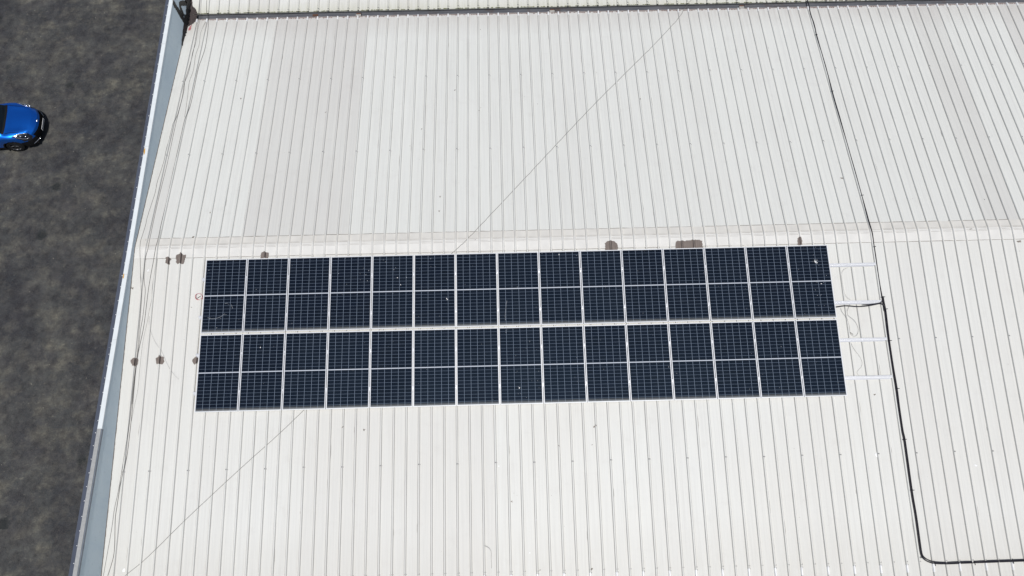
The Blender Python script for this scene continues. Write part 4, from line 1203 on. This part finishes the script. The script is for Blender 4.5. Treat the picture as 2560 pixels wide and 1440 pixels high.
for s, L in ((1, 0.62), (-1, 0.55)):
    b = MB(); b.tube([(0.86 - 0.05, s*0.30 - 0.25, 1.045), (0.80, s*0.30 + 0.05, 1.075), (0.76, s*0.30 + L*0.45, 1.09)], 0.008, 5); b.build('wiper', [M['carblack']], car)
for s in (-1, 1):
    b = MB(); n = 14
    v = []
    for i in range(9):
        ph = math.pi * i / 8
        for k in range(n):
            th = 2*math.pi*k/n
            v.append((0.42 + 0.075*math.cos(ph), s*(0.96 + 0.115*math.sin(ph)*math.cos(th)), 1.03 + 0.075*math.sin(ph)*math.sin(th)))
    b.add(v, [(i*n+k, i*n+(k+1) % n, (i+1)*n+(k+1) % n, (i+1)*n+k) for i in range(8) for k in range(n)], 0)
    b.tube([(0.42, s*0.80, 0.97), (0.42, s*0.90, 1.01)], 0.03, 8, 1)
    b.build('wing_mirror', [M['paint'], M['carblack']], car, True)
    b = MB(); b.tube([(-2.0, s*0.70, 0.86), (-2.03, s*0.60, 0.90), (-2.06, s*0.45, 0.905)], 0.045, 8); b.build('tail_lamp', [M['lens_red']], car, True)
    for hx in (0.0, -1.0):
        b = MB(); b.tube([(hx, s*0.885, 0.80), (hx - .09, s*0.898, 0.805), (hx - .18, s*0.885, 0.80)], 0.012, 6); b.build('door_handle', [M['paint']], car, True)
for s in (-1, 1):        # roof rails
    b = MB(); b.tube([(-1.5, s*.56, 1.43), (-1.35, s*.57, 1.475), (-.4, s*.57, 1.49), (.0, s*.56, 1.47), (.1, s*.55, 1.44)], 0.014, 6); b.build('roof_rail', [M['carblack']], car, True)
# wheels
for ax in (AXF, AXR):
    for s in (-1, 1):
        w = bpy.data.objects.new('wheel', None); COL.objects.link(w); w.parent = car; w.location = (ax, s*0.775, AXZ)
        R = 0.335
        b = MB(); b.lathe([(-.10, .225), (-.108, .28), (-.100, .318), (-.075, R), (.075, R), (.100, .318), (.108, .28), (.10, .225), (-.10, .225)], 36, 'y'); b.build('tyre', [M['tyre']], w, True)
        b = MB()
        b.lathe([(s*.085, .226), (s*.104, .222), (s*.104, .208), (s*.05, .20), (-s*.08, .20)], 32, 'y')
        b.lathe([(s*.05, .001), (s*.085, .03), (s*.080, .05), (s*.04, .055), (s*.0, .055)], 18, 'y')
        for k in range(5):
            for d in (-0.13, 0.13):
                a = 2*math.pi*k/5 + 0.3
                p0 = Vector((math.cos(a + d*0.8)*0.045, s*.075, math.sin(a + d*0.8)*0.045)); p1 = Vector((math.cos(a + d*1.5)*0.21, s*.097, math.sin(a + d*1.5)*0.21))
                b.tube([p0, (p0+p1)/2 + Vector((0, s*.002, 0)), p1], [0.016, 0.012, 0.013], 5)
        b.build('rim', [M['rim']], w, True)
        b = MB(); b.lathe([(s*.02, .001), (s*.03, .15), (s*.0, .155), (s*.0, .001)], 20, 'y'); b.build('brake_disc', [M['rim']], w, True)
        # arch lining and black lip round the opening
        b = MB(); n = 26; v = []
        for k in range(n + 1):
            a = math.pi * (-0.10 + 1.20 * k / n)
            cx_, cz_ = math.cos(a), math.sin(a)
            rr2 = 0.388
            for (yy, r3) in ((0.56, rr2), (0.86, rr2)):
                v.append((ax + r3*cx_, s*yy, AXZ + r3*cz_))
        b.add(v, [(2*k, 2*k+1, 2*k+3, 2*k+2) for k in range(n)], 0)
        b.add([(ax - .39, s*.56, .2), (ax + .39, s*.56, .2), (ax + .39, s*.56, .73), (ax - .39, s*.56, .73)], [(0, 1, 2, 3)], 0)
        b.build('wheel_well', [M['carblack']], car)
        b = MB(); v = []
        for k in range(n + 1):
            a = math.pi * (-0.12 + 1.24 * k / n); cx_, cz_ = math.cos(a), math.sin(a)
            yo = 0.905 - 0.012
            fx = ax + 0.42*cx_
            back = 0.0
            if ax > 0: back = 0.10 * max(0, cx_) ** 2
            for (yy, r3) in ((0.84, .375), (yo, .378), (yo - 0.004, .425), (0.84, .432)):
                v.append((ax + r3*cx_, s*(yy - back*1.0), max(0.2, AXZ + r3*cz_)))
        b.add(v, [(4*k+j, 4*k+j+1, 4*k+j+5, 4*k+j+4) for k in range(n) for j in range(3)], 0)
        b.build('arch_trim', [M['carblack']], car, True)
